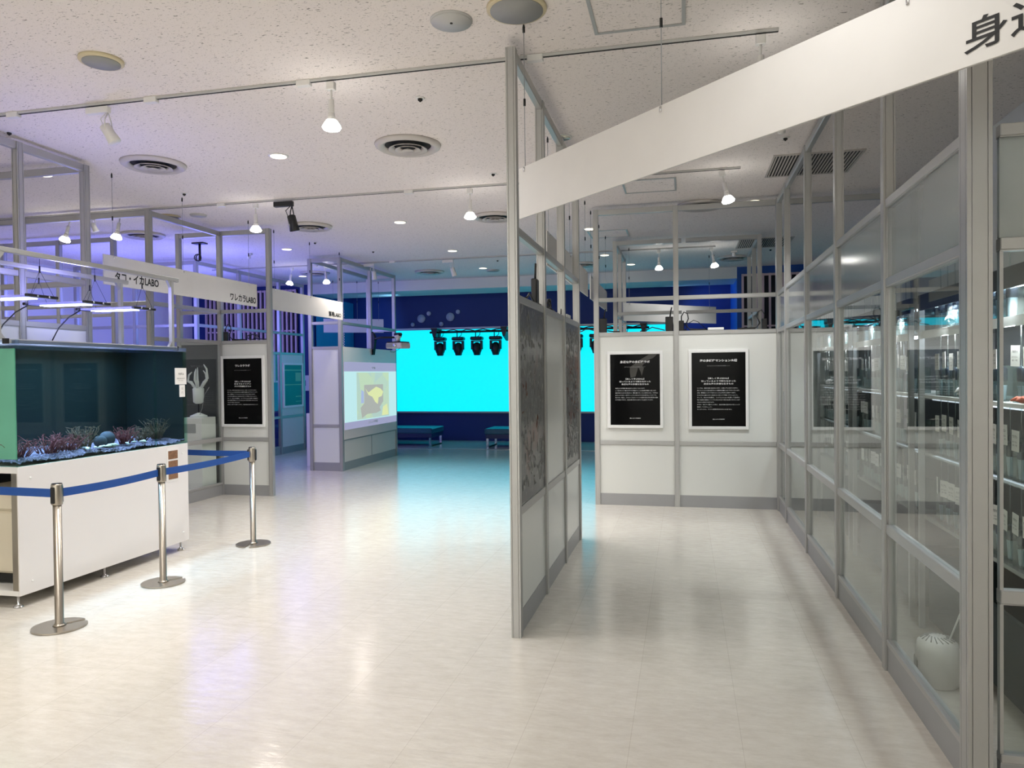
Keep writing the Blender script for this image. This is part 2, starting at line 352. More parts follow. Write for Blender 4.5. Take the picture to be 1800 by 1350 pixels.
# lighting bars with moving heads
def lighting_bar(x0, x1, label):
    t = thing('lighting_bar', label, 'lighting bar', ((x0+x1)/2, 16.6, 2.58)); h = (x1-x0)/2
    MB().tube([(-h, 0, 0), (h, 0, 0)], .025).build('pipe', BLACK, t)
    for s in (-1, 1):
        x = s*(h-.12)
        MB().add([(x-.08, .29, .1), (x+.08, .29, .1), (x+.08, -.06, .1), (x-.08, -.06, .1), (x-.03, .29, -.22), (x+.03, .29, -.22), (x+.03, -.04, -.12), (x-.03, -.04, -.12)],
                 [(0, 1, 2, 3), (7, 6, 5, 4), (0, 3, 7, 4), (1, 5, 6, 2), (3, 2, 6, 7), (0, 4, 5, 1)]).build('bracket', BLACK, t)
    MB().tube([(-h+.1+.1*i, .02*math.sin(i*2.1), .035+.02*math.sin(i*1.7)) for i in range(int(2*h*10)-1)], .012, 6).build('cable', BLACK, t)
lighting_bar(-5.85, -3.92, 'black pipe with brackets carrying four stage lights before the screen')
lighting_bar(-2.6, -.75, 'black pipe carrying stage lights, seen right of the central partition')
def head_proto():
    t = thing('moving_head_light', 'x', 'stage light', (0, 16.6, 2.58), 0, 'moving head stage lights on the bars')
    MB().tube([(0, 0, .03), (-.03, 0, 0), (-.03, 0, -.12)], .012).tube([(.02, 0, -.12), (.07, 0, -.08), (.08, 0, -.03), (.04, 0, .02)], .008).build('clamp', BLACK, t)
    MB().box(-.14, .14, -.1, .1, -.2, -.12, .02).build('base', BLACK, t)
    MB().box(-.135, -.085, -.05, .05, -.42, -.215, .01).box(.085, .135, -.05, .05, -.42, -.215, .01).box(-.13, .13, -.05, .05, -.235, -.21).build('yoke', BLACK, t)
    MB().lathe([(.03, -.25), (.085, -.29), (.105, -.36), (.115, -.40), (.11, -.45), (.085, -.50), (.08, -.53), (.07, -.55)], 20).build('head', BLACK, t)
    MB().lathe([(.065, -.556), (.065, -.551)], 20).build('lens', CHROME, t)
    return t
hp = head_proto(); names = ('first', 'second', 'third', 'fourth'); k = 0
for i, (x, lab) in enumerate([(-5.60+.45*q, 'black moving head light on the left bar, %s from the left' % names[q]) for q in range(4)]+[(-2.36, 'black moving head light half hidden by the partition end'), (-1.93, 'black moving head light beside the end wall post'), (-1.3, 'black moving head light behind the two poster wall')]):
    o = hp if i == 0 else copy_tree(hp); o.location = (x, 16.6, 2.58); o['label'] = lab

# ------------------------------------------------------------------ booth wall system
def post_poly(s=.03, g=.0035, dpt=.005, off=.019):
    P = [(-s, s), (s, s)]; side = [(-s, s), (-off-g/2, s), (-off-g/2, s-dpt), (-off+g/2, s-dpt), (-off+g/2, s), (off-g/2, s), (off-g/2, s-dpt), (off+g/2, s-dpt), (off+g/2, s)]
    out = []
    for k in range(4):
        a = -k*math.pi/2; c, q = round(math.cos(a)), round(math.sin(a))
        out += [(x*c-y*q, x*q+y*c) for x, y in side]
    return out[::-1]
POSTM = None
def post(parent, x, z1=3.55, s=.03, y=0, z0=0):
    return MB().prism(post_poly(s, .0035, .005, s*.63), z0, z1).build('post', ALU, parent, (x, y, 0))
def rail(parent, x0, x1, z, h=.045, d=.045, name='rail', m=None, y=0):
    b = MB().box(x0, x1, y-d/2, y+d/2, z-h/2, z+h/2, .003)
    b.box(x0, x1, y-d/2+.004, y+d/2-.004, z-h/2-.004, z-h/2+.001)
    return b.build(name, m or ALU, parent)
def booth_wall(name, label, x, y, rz, posts, bays, group=None, cat='partition', ps=.03, skip_posts=()):
    t = thing(name, label, cat, (x, y, 0), rz, group)
    for i, p in enumerate(posts):
        if i not in skip_posts: post(t, p, s=ps if not isinstance(ps, dict) else ps.get(i, .03))
    for i, kind in enumerate(bays):
        a, b = posts[i]+.03, posts[i+1]-.03
        if 'T' in kind: rail(t, a, b, 3.52, .06)
        if 'R' in kind: rail(t, a, b, 2.47)
        if 'P' in kind or 'G' in kind:
            rail(t, a, b, 2.055); rail(t, a, b, .755, .05)
            MB().box(a, b, -.016, .016, 0, .14).build('plinth', ALUD, t)
        if 'P' in kind:
            MB().box(a, b, -.012, .012, .14, .73).build('panel', PANEL, t); MB().box(a, b, -.012, .012, .78, 2.032).build('panel', PANEL, t)
        if 'D' in kind:
            rail(t, a, b, 2.055); MB().box(a, b, -.012, .012, .03, 2.032).build('shaded_panel', DARKP, t)  # panel coloured dark to hold the shade of the unlit booth interior
        if 'G' in kind:
            rail(t, a, b, .155, .03)
            MB().box(a, b, -.003, .003, .17, .73).build('glass_pane', GLASS, t); MB().box(a, b, -.003, .003, .78, 2.032).build('glass_pane', GLASS, t)
            for zz0, zz1 in ((.17, .73), (.78, 2.032)):
                g = MB()
                for xx in (a, b-.012): g.box(xx, xx+.012, -.012, .012, zz0, zz1)
                g.build('glazing_bead', ALU, t)
        if 'H' in kind: MB().box(a, b, -.01, .01, 2.078, 2.447).build('header_panel', FROST, t)
    return t
booth_wall('partition_wall', 'tall freestanding aluminium partition with dark photo posters in the middle', -1.0, 4.36, 90, [0, .9, 1.79, 2.67], ['PRT']*3)
# (front faces +x after the turn)
booth_wall('partition_wall', 'white partition wall with two framed black posters closing the right aisle', -1.03, 8.95, 0, [0, .94, 2.085], ['PRT', 'PRT'])
booth_wall('glazed_partition', 'long glazed aluminium wall along the right side of the aisle', 1.055, 8.95, -90, [.07, .75, 2.07, 3.39, 4.675, 5.88], ['GHRT']*5, ps={5: .042})
booth_wall('glazed_partition', 'short glazed aluminium bay at the right edge of the picture', 1.1, 3.07, 0, [.0, 1.36], ['GHRT'], skip_posts=(0,))
booth_wall('partition_wall', 'unlit white partition behind the right glazed enclosure', 1.09, 8.95, 0, [0, 1.38], ['PRT'], skip_posts=(0,))
# booth behind the two-poster wall
booth_wall('partition_wall', 'front of the far right booth rising behind the two poster wall', -1.0, 11.16, 0, [0, 1.0, 2.06], ['PRT', 'PRT'], skip_posts=(1,))
booth_wall('partition_wall', 'left side of the far right booth, beyond the two poster wall', -1.0, 11.16, 90, [0, .85, 1.74], ['PRT']*2, skip_posts=(0,))
booth_wall('partition_wall', 'right side of the far right booth, nearest the slatted screen', 1.06, 11.16, 90, [0, .85, 1.74], ['PRT']*2, skip_posts=(0,))
# left side booths
booth_wall('partition_frame', 'open aluminium frame behind the aquarium, running toward the camera', -5.35, 3.3, 90, [0, .85, 1.75, 2.45], ['PRT', 'PRT', 'PRT'])
booth_wall('partition_frame', 'open aluminium frame behind the aquarium, running off to the left', -8.4, 5.76, 0, [0, 1.3, 2.3, 3.05], ['RT']*3, skip_posts=(3,))
booth_wall('partition_frame', 'aluminium frame over the booth behind the aquarium', -8.8, 7.5, 0, [0, .9, 1.83, 2.7], ['RT', 'RT', 'RT'], skip_posts=(3,))
booth_wall('glazed_partition', 'glazed booth front left of the framed poster panel', -6.1, 7.5, 90, [0, 1.35], ['GRT'])
booth_wall('partition_wall', 'narrow white panel wall with a framed black poster at the left booth', -6.73, 8.85, 0, [0, .63, 1.37], ['DRT', 'PRT'], skip_posts=(1,))
booth_wall('partition_wall', 'rear left partition running off behind the aquarium lamps', -9.6, 8.8, 0, [0, .96, 1.87], ['PRT', 'PRT'])
booth_wall('partition_wall', 'panelled wall with a green poster in the far left booth', -8.0, 10.95, 90, [0, 1.23, 2.6, 3.55], ['GRT', 'GRT', 'PRT'])
booth_wall('partition_frame', 'aluminium frame at the near side of the far left booth', -10.4, 10.95, 0, [0, 1.2, 2.4], ['RT', 'RT'], skip_posts=(2,))
# centre display column
t = booth_wall('partition_wall', 'white end of the display column below the seaweed sign', -6.1, 11.33, 0, [0, .54], ['PRT'])
t = booth_wall('projection_wall', 'tall display wall carrying the bright projected picture', -5.56, 11.33, 90, [0, 1.2, 2.34], ['RT', 'RT'], skip_posts=(0, 1), cat='projection wall')
post(t, 1.2, 3.55, z0=2.08); MB().box(.03, 2.31, -.016, .016, 0, .14).build('plinth', ALUD, t)
for a, b in ((.03, 1.16), (1.18, 2.31)): MB().box(a, b, -.012, .012, .14, .5).build('panel', PANEL, t)
MB().box(1.16, 1.18, -.016, .016, .14, .5).build('joint', ALU, t); rail(t, .03, 2.31, .51, .02)
MB().box(.03, 2.31, -.035, -.012, .52, 2.07, .003).build('screen_board', PANELG, t)
booth_wall('partition_frame', 'rear frame of the display column, behind the projection', -6.1, 11.36, 90, [.0, 2.31], ['T'], skip_posts=(0,))
booth_wall('partition_frame', 'far end frame of the display column beside the cyan screen', -6.1, 13.67, 0, [0, .54], ['PRT'], skip_posts=(0, 1))

# ------------------------------------------------------------------ posters
def poster(label, x, y, z, rz, wdt, hgt, title, sub, mid, lines, fx=1.0, group='framed black text posters'):
    """x, y, z: bottom centre of the printed sheet"""
    t = thing('framed_poster', label, 'poster', (x, y, z), rz, group); h = wdt/2; f = .035
    MB().box(-h, h, -.012, .0, 0, hgt).build('print', POSTER, t)
    MB().box(-h-f, -h, -.024, .0, -f, hgt+f, .003).box(h, h+f, -.024, .0, -f, hgt+f, .003).box(-h, h, -.024, 0, hgt, hgt+f, .003).box(-h, h, -.024, 0, -f, 0, .003).build('frame', FRAMEW, t)
    y0 = -.0125
    text(title[0], .030*fx, (0, y0, hgt*.875), WHITEINK, t, title[1]*wdt, .024, 'CENTER', 'title')
    text(sub, .010, (0, y0, hgt*.815), GREYINK, t, .42*wdt, .0, 'CENTER', 'subtitle', 2)
    for i, (s, ww) in enumerate(mid): text(s, .020, (0, y0, hgt*(.64-.037*i)), WHITEINK, t, ww*wdt, .012, 'CENTER', 'heading', 2)
    zt = hgt*(.64-.037*len(mid)-.018)
    for i, (s, ww) in enumerate(lines): text(s, .0135, (-wdt*.40, y0, zt-i*.0275), WHITEINK, t, ww*wdt, .0, 'LEFT', 'body_text', 1)
    text('葉山しおさい海洋研究所', .011, (0, y0, hgt*.09), WHITEINK, t, .22*wdt, .02, 'CENTER', 'credit', 1)
    return t
body1 = [('地球上には多種多様な生きものがたくさんいます。', .6), ('この生きものの"種のかず"や"多様さ"のことを生物多様性と言います。', .83), ('身近な海にもさまざまな生きもの、環境に暮らすたくさんの生きものたち、それぞれの', .86),
         ('生きものがつながって生きていくバランスがとれているから成り立っているのです。', .83), ('私たちは、海辺に、小さなところから一つ一つの生物の営みがある研究所の標本', .86), ('たちを見比べながら、身近な海の生きものをたくさん紹介しています。', .76)]
body2 = [('ここでは、身近な海の生きものをもっと知っていただくために、', .76), ('海のマンションに住む生きものの標本を水槽に入れてならべています。', .79), ('水深、環境別にくらべてみるとたくさんのちがいに気がつきます。', .72), ('さまざまな姿かたちの生きものがくらす海のマンションへ。', .76), ('そして、私たち人間は、このマンションを通して身近な', .79), ('海の生物多様性についてもあらためて考えを見つめることが', .79), ('できると考えております。', .32), ('まずは、私たちの暮らしの中に、身近な海の生きものをじっくり', .79), ('観察してみましょう。', .28), ('もしかしたら、すごい発見があるかもしれません。', .65)]
pp = poster('framed black poster left of the pair on the white wall', -.575, 8.95-.013, .965, 0, .585, .845, ('身近な海の多様性ラボ', .6), '生きものたちの多様な姿を観察してみよう', [('【楽しく学ぶSDGs】', .37), ('知っているようで知らなかった', .63), ('身近な海の多様な生きもの', .55)], body1)
_pts = [(430, 330), (600, 210), (740, 130), (870, 130), (800, 190), (690, 230), (625, 320), (655, 345), (620, 470), (600, 400), (565, 330), (520, 480), (440, 500), (428, 400)]
MB().add([((x-510)/800*.585, -.0122, (1250-y)/1125*.845) for x, y in _pts]+[((x-510)/800*.585, -.0119, (1250-y)/1125*.845) for x, y in _pts], [tuple(range(14))[::-1], tuple(range(14, 28))]).build('picture', mat('dim_hand_print', (52, 50, 47), .3), pp)
poster('framed black poster right of the pair on the white wall, with the longest text', .385, 8.95-.013, .955, 0, .605, .86, ('海の多様性マンション水槽', .69), '生きものたちの多様な姿を観察しよう', [('【楽しく学ぶSDGs】', .38), ('知っているようで知らなかった', .64), ('身近な海の多様な生きもの', .55)], body2)
poster('framed black poster on the narrow panel just right of the aquarium', -5.76, 8.85-.013, .955, 0, .58, .88, ('ワレカララボ', .38), '生きものたちの多様な姿を観察してみよう', [('【楽しく学ぶSDGs】', .40), ('まるでエイリアン', .43), ('海の不思議生きもの', .43)], [(s, min(w_, .78)) for s, w_ in body2[:8]])
# printed photo sheets on the middle partition
for (a, b, lab) in ((.032, .868, 'large dark poster of pale sea creatures on the partition bay nearest the camera'), (1.822, 2.638, 'dark poster crowded with pale specimens on the farthest partition bay')):
    o = MB().box(a, b, -.018, -.012, .79, 2.03).build('photo_poster', CREAT); tag(o, lab, 'poster', 'dark specimen posters', (-1.0, 4.36, 0)); o.rotation_euler = (0, 0, RAD(90))
# pictured creatures on the sheets: thin raised print strokes
def strokes(o, a, b, n, seed, warm):
    rnd = random.Random(seed); pale = MB(); red = MB()
    for i in range(n):
        x = rnd.uniform(a+.05, b-.05); z = rnd.uniform(.86, 1.98); L = rnd.uniform(.02, .075); an = rnd.uniform(1.1, 2.1) if rnd.random() < .75 else rnd.uniform(0, 3.1)
        mb = red if rnd.random() < warm and 1.2 < z < 1.75 else pale; cvt = rnd.uniform(-.6, .6)
        pts = [(x+L*(q/4-.5)*math.cos(an+cvt*q/4), -.0185, z+L*(q/4-.5)*math.sin(an+cvt*q/4)) for q in range(5)]
        mb.tube(pts, [.001, .0035, .005, .0035, .001], 4)
        if rnd.random() < .3:
            for s in (-1, 1): mb.tube([(x, -.0185, z), (x+s*.02, -.0185, z+rnd.uniform(-.02, .02))], .0012, 4)
    pale.build('printed_specimens', mat('pale_specimen_print', (142, 143, 142), .5), o)['kind'] = 'stuff'; red.build('red_printed_specimens', mat('red_specimen_print', (112, 72, 60), .5), o)['kind'] = 'stuff'
pl = [o for o in C.objects if o.name.startswith('photo_poster')]
strokes(pl[0], .032, .868, 150, 3, .12); strokes(pl[1], 1.822, 2.638, 420, 5, .15)
# green poster in the far left booth
t = thing('framed_poster', 'green framed poster on the far left booth wall', 'poster', (-8.0+.013, 14.03, .98), 90)
MB().box(-.36, .36, -.012, 0, 0, .84).build('print', GREENP, t)
MB().box(-.4, -.36, -.03, 0, -.04, .88).box(.36, .4, -.03, 0, -.04, .88).box(-.36, .36, -.03, 0, .84, .88).box(-.36, .36, -.03, 0, -.04, 0).build('frame', FRAMEW, t)
MB().box(-.36, .36, -.014, -.012, .72, .745).box(-.36, .36, -.014, -.012, .42, .44).box(.1, .33, -.014, -.012, .5, .68).box(.1, .33, -.014, -.012, .17, .19).box(.1, .33, -.014, -.012, .07, .08).build('printed_bands', mat('pale_green_print', (120, 196, 160), .5), t)
o = MB().box(-.13, .13, -.02, 0, -.17, .17, .005).build('wall_plate', PANEL); tag(o, 'small pale plate fixed to the navy column left of the stage', 'wall plate', loc=(-8.2, 14.9, 1.43))
MB().box(-.05, .05, -.022, -.019, -.06, .06).build('symbol', NAVYV, o)

# projected picture (the projector's image on the board)
PJ = bpy.data.materials.new('projected_picture'); PJ.use_nodes = True; nt = PJ.node_tree; b = nt.nodes['Principled BSDF']
co = nt.nodes.new('ShaderNodeTexCoord'); vo = nt.nodes.new('ShaderNodeTexVoronoi'); vo.inputs['Scale'].default_value = 2.6; nt.links.new(co.outputs['Object'], vo.inputs['Vector'])
cr = nt.nodes.new('ShaderNodeValToRGB'); e = cr.color_ramp.elements; e[0].color = lin((196, 226, 226)); e[1].color = lin((222, 245, 196)); nt.links.new(vo.outputs['Color'], cr.inputs[0]); nt.links.new(cr.outputs[0], b.inputs['Emission Color']); b.inputs['Emission Strength'].default_value = .72; b.inputs['Base Color'].default_value = lin((60, 60, 60))
PJW = mat('projected_white', (70, 75, 75), .6, emit=(206, 250, 252), strength=.80); PJG = mat('projected_grey', (60, 60, 60), .6, emit=(196, 198, 190), strength=.72)
PJV = mat('projected_lilac', (70, 70, 80), .6, emit=(190, 190, 230), strength=.62); PJY = mat('projected_yellow', (70, 70, 40), .6, emit=(232, 240, 176), strength=.86); PJB = mat('projected_blue', (50, 50, 80), .6, emit=(184, 200, 240), strength=.78)
t = thing('projected_picture', 'bright projected slide with a pale fish photo on the display wall', 'projection', (-5.525, 11.36, 0), 90)
MB().box(.0, 2.28, -.004, -.001, .68, 1.82).build('title_band', PJV, t)
MB().box(.0, 2.28, -.006, -.004, .80, 1.66).build('slide', PJW, t)
MB().box(.48, 1.9, -.008, -.006, .82, 1.64).build('photo', PJ, t)
def flat(parent, name, pts, m, y): MB().add([(x, y, z) for x, z in pts]+[(x, y+.001, z) for x, z in pts], [tuple(range(len(pts))), tuple(range(len(pts), 2*len(pts)))[::-1]]+[(i, i+len(pts), (i+1) % len(pts)+len(pts), (i+1) % len(pts)) for i in range(len(pts))]).build(name, m, parent)
flat(t, 'grey_area', [(.78, 1.42), (1.62, 1.42), (1.62, 1.1), (1.45, 1.0), (1.5, .93), (1.3, .9), (.9, .9), (.68, .84), (.62, 1.02), (.78, 1.1)], PJG, -.010)
flat(t, 'fish', [(.82, 1.36), (.95, 1.28), (1.15, 1.34), (1.3, 1.38), (1.5, 1.34), (1.62, 1.28), (1.55, 1.2), (1.4, 1.18), (1.36, 1.06), (1.25, 1.1), (1.12, 1.2), (.95, 1.24)], PJY, -.012)
flat(t, 'yellow_area', [(1.55, .84), (1.86, .84), (1.8, 1.05), (1.6, 1.0)], PJY, -.011)
flat(t, 'blue_area', [(.64, 1.1), (.76, 1.1), (.76, 1.3), (.66, 1.34)], PJB, -.011)
text('エビの仲間', .05, (1.14, -.007, .725), WHITEINK, t, .42, .02, 'CENTER')
text('藻場', .04, (1.2, -.007, 1.70), WHITEINK, t, .15, .03, 'CENTER')

# ------------------------------------------------------------------ hanging signs
def sign(label, x, y, rz, length, z0, h, texts, wires, wz=CEIL):
    t = thing('hanging_sign', label, 'sign', (x, y, z0), rz, 'white hanging signs')
    MB().box(0, length, -.012, .0, 0, h, .001).build('board', SIGN, t)
    for body, x0, zz, w_, hh in texts:
        h_big = hh > .096
        text(body, hh, (x0, -.0125, zz), BLACKINK, t, w_, .012 if h_big else .026)
    for wx in wires:
        MB().tube([(wx, -.006, h-.02), (wx, -.006, wz-z0)], .0022, 6).build('wire', ALUD, t)
        MB().lathe([(.008, 0), (.008, .03), (.004, .045)], 10, (wx, -.006, wz-z0-.05)).lathe([(.007, -.02), (.007, .02)], 10, (wx, -.006, h+.45*(wz-z0-h))).build('wire_clamp', BLACK, t)
        MB().lathe([(.006, -.012), (.006, .012)], 8, (wx, -.013, h-.018)).build('eyelet', CHROME, t)
    return t
sign('huge white hanging sign crossing the upper right from the middle partition', -.92, 4.22, -45, 3.7, 2.495, .29, [('身近な海の多様性', 2.47, .035, 1.0, .098)], [.06, 1.18, 2.3])
sign('white hanging sign over the booth behind the aquarium, with two names in black', -5.44, 6.05, 90, 2.62, 2.5, .29, [('タコ・イカLABO', .14, .045, .62, .095), ('ワレカラLABO', 2.03, .035, .56, .09)], [.13, 1.17, 2.45])
sign('shorter white hanging sign in front of the display column', -5.46, 9.07, 90, 2.13, 2.5, .29, [('藻場LABO', 1.63, .03, .43, .08)], [.07, 1.06, 2.04])
sign('white hanging sign beyond the middle partition, seen from its edge side', -1.12, 6.1, 90, 2.68, 2.5, .29, [], [.1, 1.3, 2.5])
sign('farther white hanging sign partly behind the two poster wall frame', -1.12, 9.05, 90, 1.95, 2.5, .29, [], [.1, 1.0, 1.85])
sign('white hanging sign seen above the two poster wall, lit warm at its right end', -.95, 11.97, 42, 2.0, 2.42, .29, [], [.12, 1.85])
sign('white hanging sign tilted beside the display column, over the screen corner', -7.4, 14.3, 28, 1.25, 2.5, .29, [], [.2, .7, 1.15])

# ------------------------------------------------------------------ stanchions
def stanchion(x, y, slot, belt, label):
    t = thing('belt_stanchion', label, 'stanchion', (x, y, 0), 0, 'brushed steel belt stanchions')
    R = .158; V = []
    n = 44; pts = []
    sl = RAD(slot); hw = .024
    a0 = math.asin(hw/R)
    for i in range(n+1):
        a = sl+a0+(2*math.pi-2*a0)*i/n; pts.append((R*math.cos(a), R*math.sin(a)))
    c, s = math.cos(sl), math.sin(sl)
    for (u, v) in ((.05, -hw), (.035, 0), (.05, hw)): pts.append((u*c-v*s, u*s+v*c))
    MB().prism(pts, 0.002, .012).build('base', STEEL, t)
    MB().lathe([(.04, .012), (.034, .02), (.0255, .028), (.0255, .83)], 28).build('pole', STEEL, t)
    MB().lathe([(.0325, .79), (.0335, .795), (.0335, .915), (.031, .922)], 28).build('head', STEEL, t)
    MB().lathe([(.03, .921), (.03, .926), (.0, .928)], 24).build('cap', BLACK, t)
    for a in (belt, belt+180):
        MB().box(-.015, .015, .028, .04, .80, .905, .004).xf(Matrix.Rotation(RAD(a-90), 4, 'Z')).build('belt_slot', BLACK, t)
    return t
S = [(-3.92, 3.94), (-3.95, 4.95), (-4.0, 6.26)]
s1 = stanchion(*S[0], 60, 90, 'steel belt stanchion nearest the camera, lower left')
s2 = stanchion(*S[1], 60, 90, 'steel belt stanchion between the other two, before the aquarium cabinet')
s3 = stanchion(*S[2], -80, 200, 'steel belt stanchion farthest along the belt, before the poster panel')
def belt(parent, p0, p1, z0, z1, sag=.01):
    n = 14; V = []; F = []; d = (Vector(p1)-Vector(p0)).to_2d().normalized() if False else (Vector((p1[0]-p0[0], p1[1]-p0[1]))).normalized(); nx, ny = -d.y*.0012, d.x*.0012
    for i in range(n+1):
        q = i/n; x = p0[0]+(p1[0]-p0[0])*q; y = p0[1]+(p1[1]-p0[1])*q; z = z0+(z1-z0)*q-sag*4*q*(1-q)
        for s, h in ((1, .027), (1, -.027), (-1, -.027), (-1, .027)): V.append((x+s*nx-parent.location.x, y+s*ny-parent.location.y, z+h))
    for i in range(n):
        for k in range(4): F.append((i*4+k, i*4+(k+1) % 4, (i+1)*4+(k+1) % 4, (i+1)*4+k))
    F += [(3, 2, 1, 0), tuple(range(n*4, n*4+4))]
    MB().add(V, F).build('belt', BLUEB, parent)
belt(s1, (S[0][0]-.04, S[0][1]), (-5.2, 4.02), .862, .86, .0)
belt(s1, (S[0][0], S[0][1]+.04), (S[1][0], S[1][1]-.04), .862, .862)
belt(s2, (S[1][0], S[1][1]+.04), (S[2][0], S[2][1]-.04), .862, .862)
belt(s3, (S[2][0]-.03, S[2][1]+.02), (-5.3, 6.5), .862, .855)

# ------------------------------------------------------------------ aquarium on its cabinet
AX0, AX1, AY0, AY1 = -5.14, -4.5, 4.2, 6.0
t = thing('aquarium_cabinet', 'white metal cabinet carrying the big aquarium on screw feet', 'cabinet', (-4.82, 5.1, 0))
def L_(x, y): return x+4.82, y-5.1
hx, hy = .32, .9
MB().box(hx-.012, hx, -hy, hy, .085, .985, .002).build('front_panel', PANELG, t)
MB().box(-hx, hx-.012, -hy, hy, .94, .985).box(-hx, hx-.012, -hy, hy, .085, .12).build('deck', WHITEP, t)
MB().box(-hx, hx-.012, hy-.01, hy, .12, .94).build('end_panel', PANELG, t); MB().box(-hx, -hx+.01, -hy+.05, hy-.01, .12, .94).build('rear_panel', DARKP, t)
for sx in (-hx, hx-.062):
    MB().box(sx, sx+.05, -hy, -hy+.05, .12, .94, .003).build('frame_upright', STEEL, t)
for y in (-hy+.03, -.08, hy-.06):
    for x in (-hx+.05, hx-.05):
        f = MB().lathe([(.03, 0), (.032, .006), (.022, .014), (.008, .024), (.008, .085)], 16, (x, y, 0)).tube([(x, y, .012), (x+.05, y-.02, .01)], .006, 6); f.build('levelling_foot', CHROME, t)
for y, z in ((-hy+.1, .90), (-hy+.1, .17), (hy-.08, .90), (hy-.08, .17)):
    MB().lathe([(.008, 0), (.008, .004), (.004, .007)], 12).xf(Matrix.Translation((hx, y, z)) @ Matrix.Rotation(RAD(90), 4, 'Y')).build('screw_cap', FRAMEW, t)
o = MB().box(-.17, .17, -.18, .18, 0, .45, .02).build('chiller_unit', BEIGE); tag(o, 'beige chiller box inside the open end of the aquarium cabinet', 'chiller', loc=(-4.84, 4.5, .20))
MB().box(-.175, .175, -.185, .19, .45, .62, .02).build('lid', BEIGE, o); MB().box(.171, .174, -.14, -.05, .18, .34).build('display', BLACK, o); MB().box(-.12, .12, -.15, .15, -.075, 0, .01).build('base', BLACK, o)
MB().box(.17, .19, -.15, -.1, .1, .12).build('valve', WHITEP, o)
MB().tube([(.18, -.12+.0*i, .52+.03*math.sin(i)) if False else (.176, -.12+.03*math.cos(i*.8), .52+.03*math.sin(i*.8)) for i in range(9)], .004, 6).build('handle', BLACK, o)
# tank
t = thing('aquarium', 'long glass aquarium with dark backing beside the belt stanchions', 'aquarium', (-4.82, 5.1, .985))
zh = .845; g = .012
MB().box(hx-g, hx, -hy, hy, 0, zh).build('front_glass', AQUA, t)
MB().box(-hx, hx-g, -hy, -hy+g, 0, zh).build('end_glass', AQUA, t); MB().box(-hx, hx-g, hy-g, hy, 0, zh).build('end_glass', AQUA, t)
MB().box(-hx, -hx+g, -hy+.03, hy-g, 0, zh).build('dark_backing', TANKB, t)
MB().box(-hx+g, hx-g-.01, hy-.03, hy-.015, .02, zh).build('dark_end_backing', TANKB, t)
MB().box(-hx, hx-g-.02, -hy+.02, -hy+.028, .05, zh-.02).build('green_glow_sheet', TANKG, t)  # added sheet, coloured for the green glow seen through the end glass
MB().box(hx-.022, hx-.0125, .49, .51, 0, zh).build('glass_brace', AQUA, t)
# gravel bed
rnd = random.Random(4); NX, NY = 44, 170; V = []; F = []
for i in range(NX+1):
    for j in range(NY+1):
        x = -hx+g+(2*hx-2*g-.002)*i/NX; y = -hy+.03+(2*hy-.06)*j/NY; V.append((x, y, .014+.008*math.sin(j*.12)+rnd.uniform(0, .02)+.03*(1-i/NX)))
for i in range(NX):
    for j in range(NY): a = i*(NY+1)+j; F.append((a, a+NY+1, a+NY+2, a+1))
gm = MB().add(V, F); gm.build('gravel_bed', GRAVEL, t)['kind'] = 'stuff'
MB().box(-hx, hx, -hy, hy, zh, zh+.008).build('lid', LIDA, t)
MB().box(-hx, hx, -hy, -hy+.03, zh+.008, zh+.04).box(-hx, hx, hy-.03, hy, zh+.008, zh+.03).box(hx-.03, hx, -hy, hy, zh+.008, zh+.035).box(-hx, -hx+.03, -hy, hy, zh+.008, zh+.04).build('lid_rim', LIDA, t)
MB().tube([(.12, .05, zh+.01), (.12, .05, zh+.045), (.12, .17, zh+.045), (.12, .17, zh+.01)], .005, 6).build('lid_handle', BLACK, t)
# extrusion frame above the tank
t = thing('lamp_frame', 'aluminium extrusion frame standing over the aquarium to carry the lamps', 'lamp frame', (-4.82, 5.1, 1.84))
for x in (-.27, .27):
    for y in (-.99, .77): MB().prism(post_poly(.016, .004, .006, .0), .03, .63).build('post', ALU, t, (x, y, 0))
    rail(t, -1.2, 1, .65, .032, .032).matrix_world
    r = t.children[-1]; r.location = (x, 0, 0); r.rotation_euler = (0, 0, RAD(90)); r.scale = (.86, 1, 1)
    b = MB().box(x-.02, x+.02, -.92, .82, 0.005, .035, .002).build('foot_rail', ALU, t); MB().box(x-.022, x+.022, .82, .835, .0, .037).box(x-.022, x+.022, -.935, -.92, .0, .037).build('end_cap', BLACK, t)
    for y, s in ((-.99, 1), (.77, -1)):
        MB().add([(x-.012, y+s*.016, .04), (x+.012, y+s*.016, .04), (x+.012, y+s*.05, .036), (x-.012, y+s*.05, .036), (x-.012, y+s*.016, .08), (x+.012, y+s*.016, .08)], [(0, 1, 2, 3), (0, 4, 5, 1), (3, 2, 5, 4), (0, 3, 4), (1, 5, 2)]).build('corner_bracket', ALU, t)
        MB().add([(x-.012, y+s*.016, .63), (x+.012, y+s*.016, .63), (x+.012, y+s*.06, .632), (x-.012, y+s*.06, .632), (x-.012, y+s*.016, .57), (x+.012, y+s*.016, .57)], [(0, 1, 2, 3), (0, 4, 5, 1), (3, 2, 5, 4), (0, 3, 4), (1, 5, 2)]).build('corner_bracket', ALU, t)
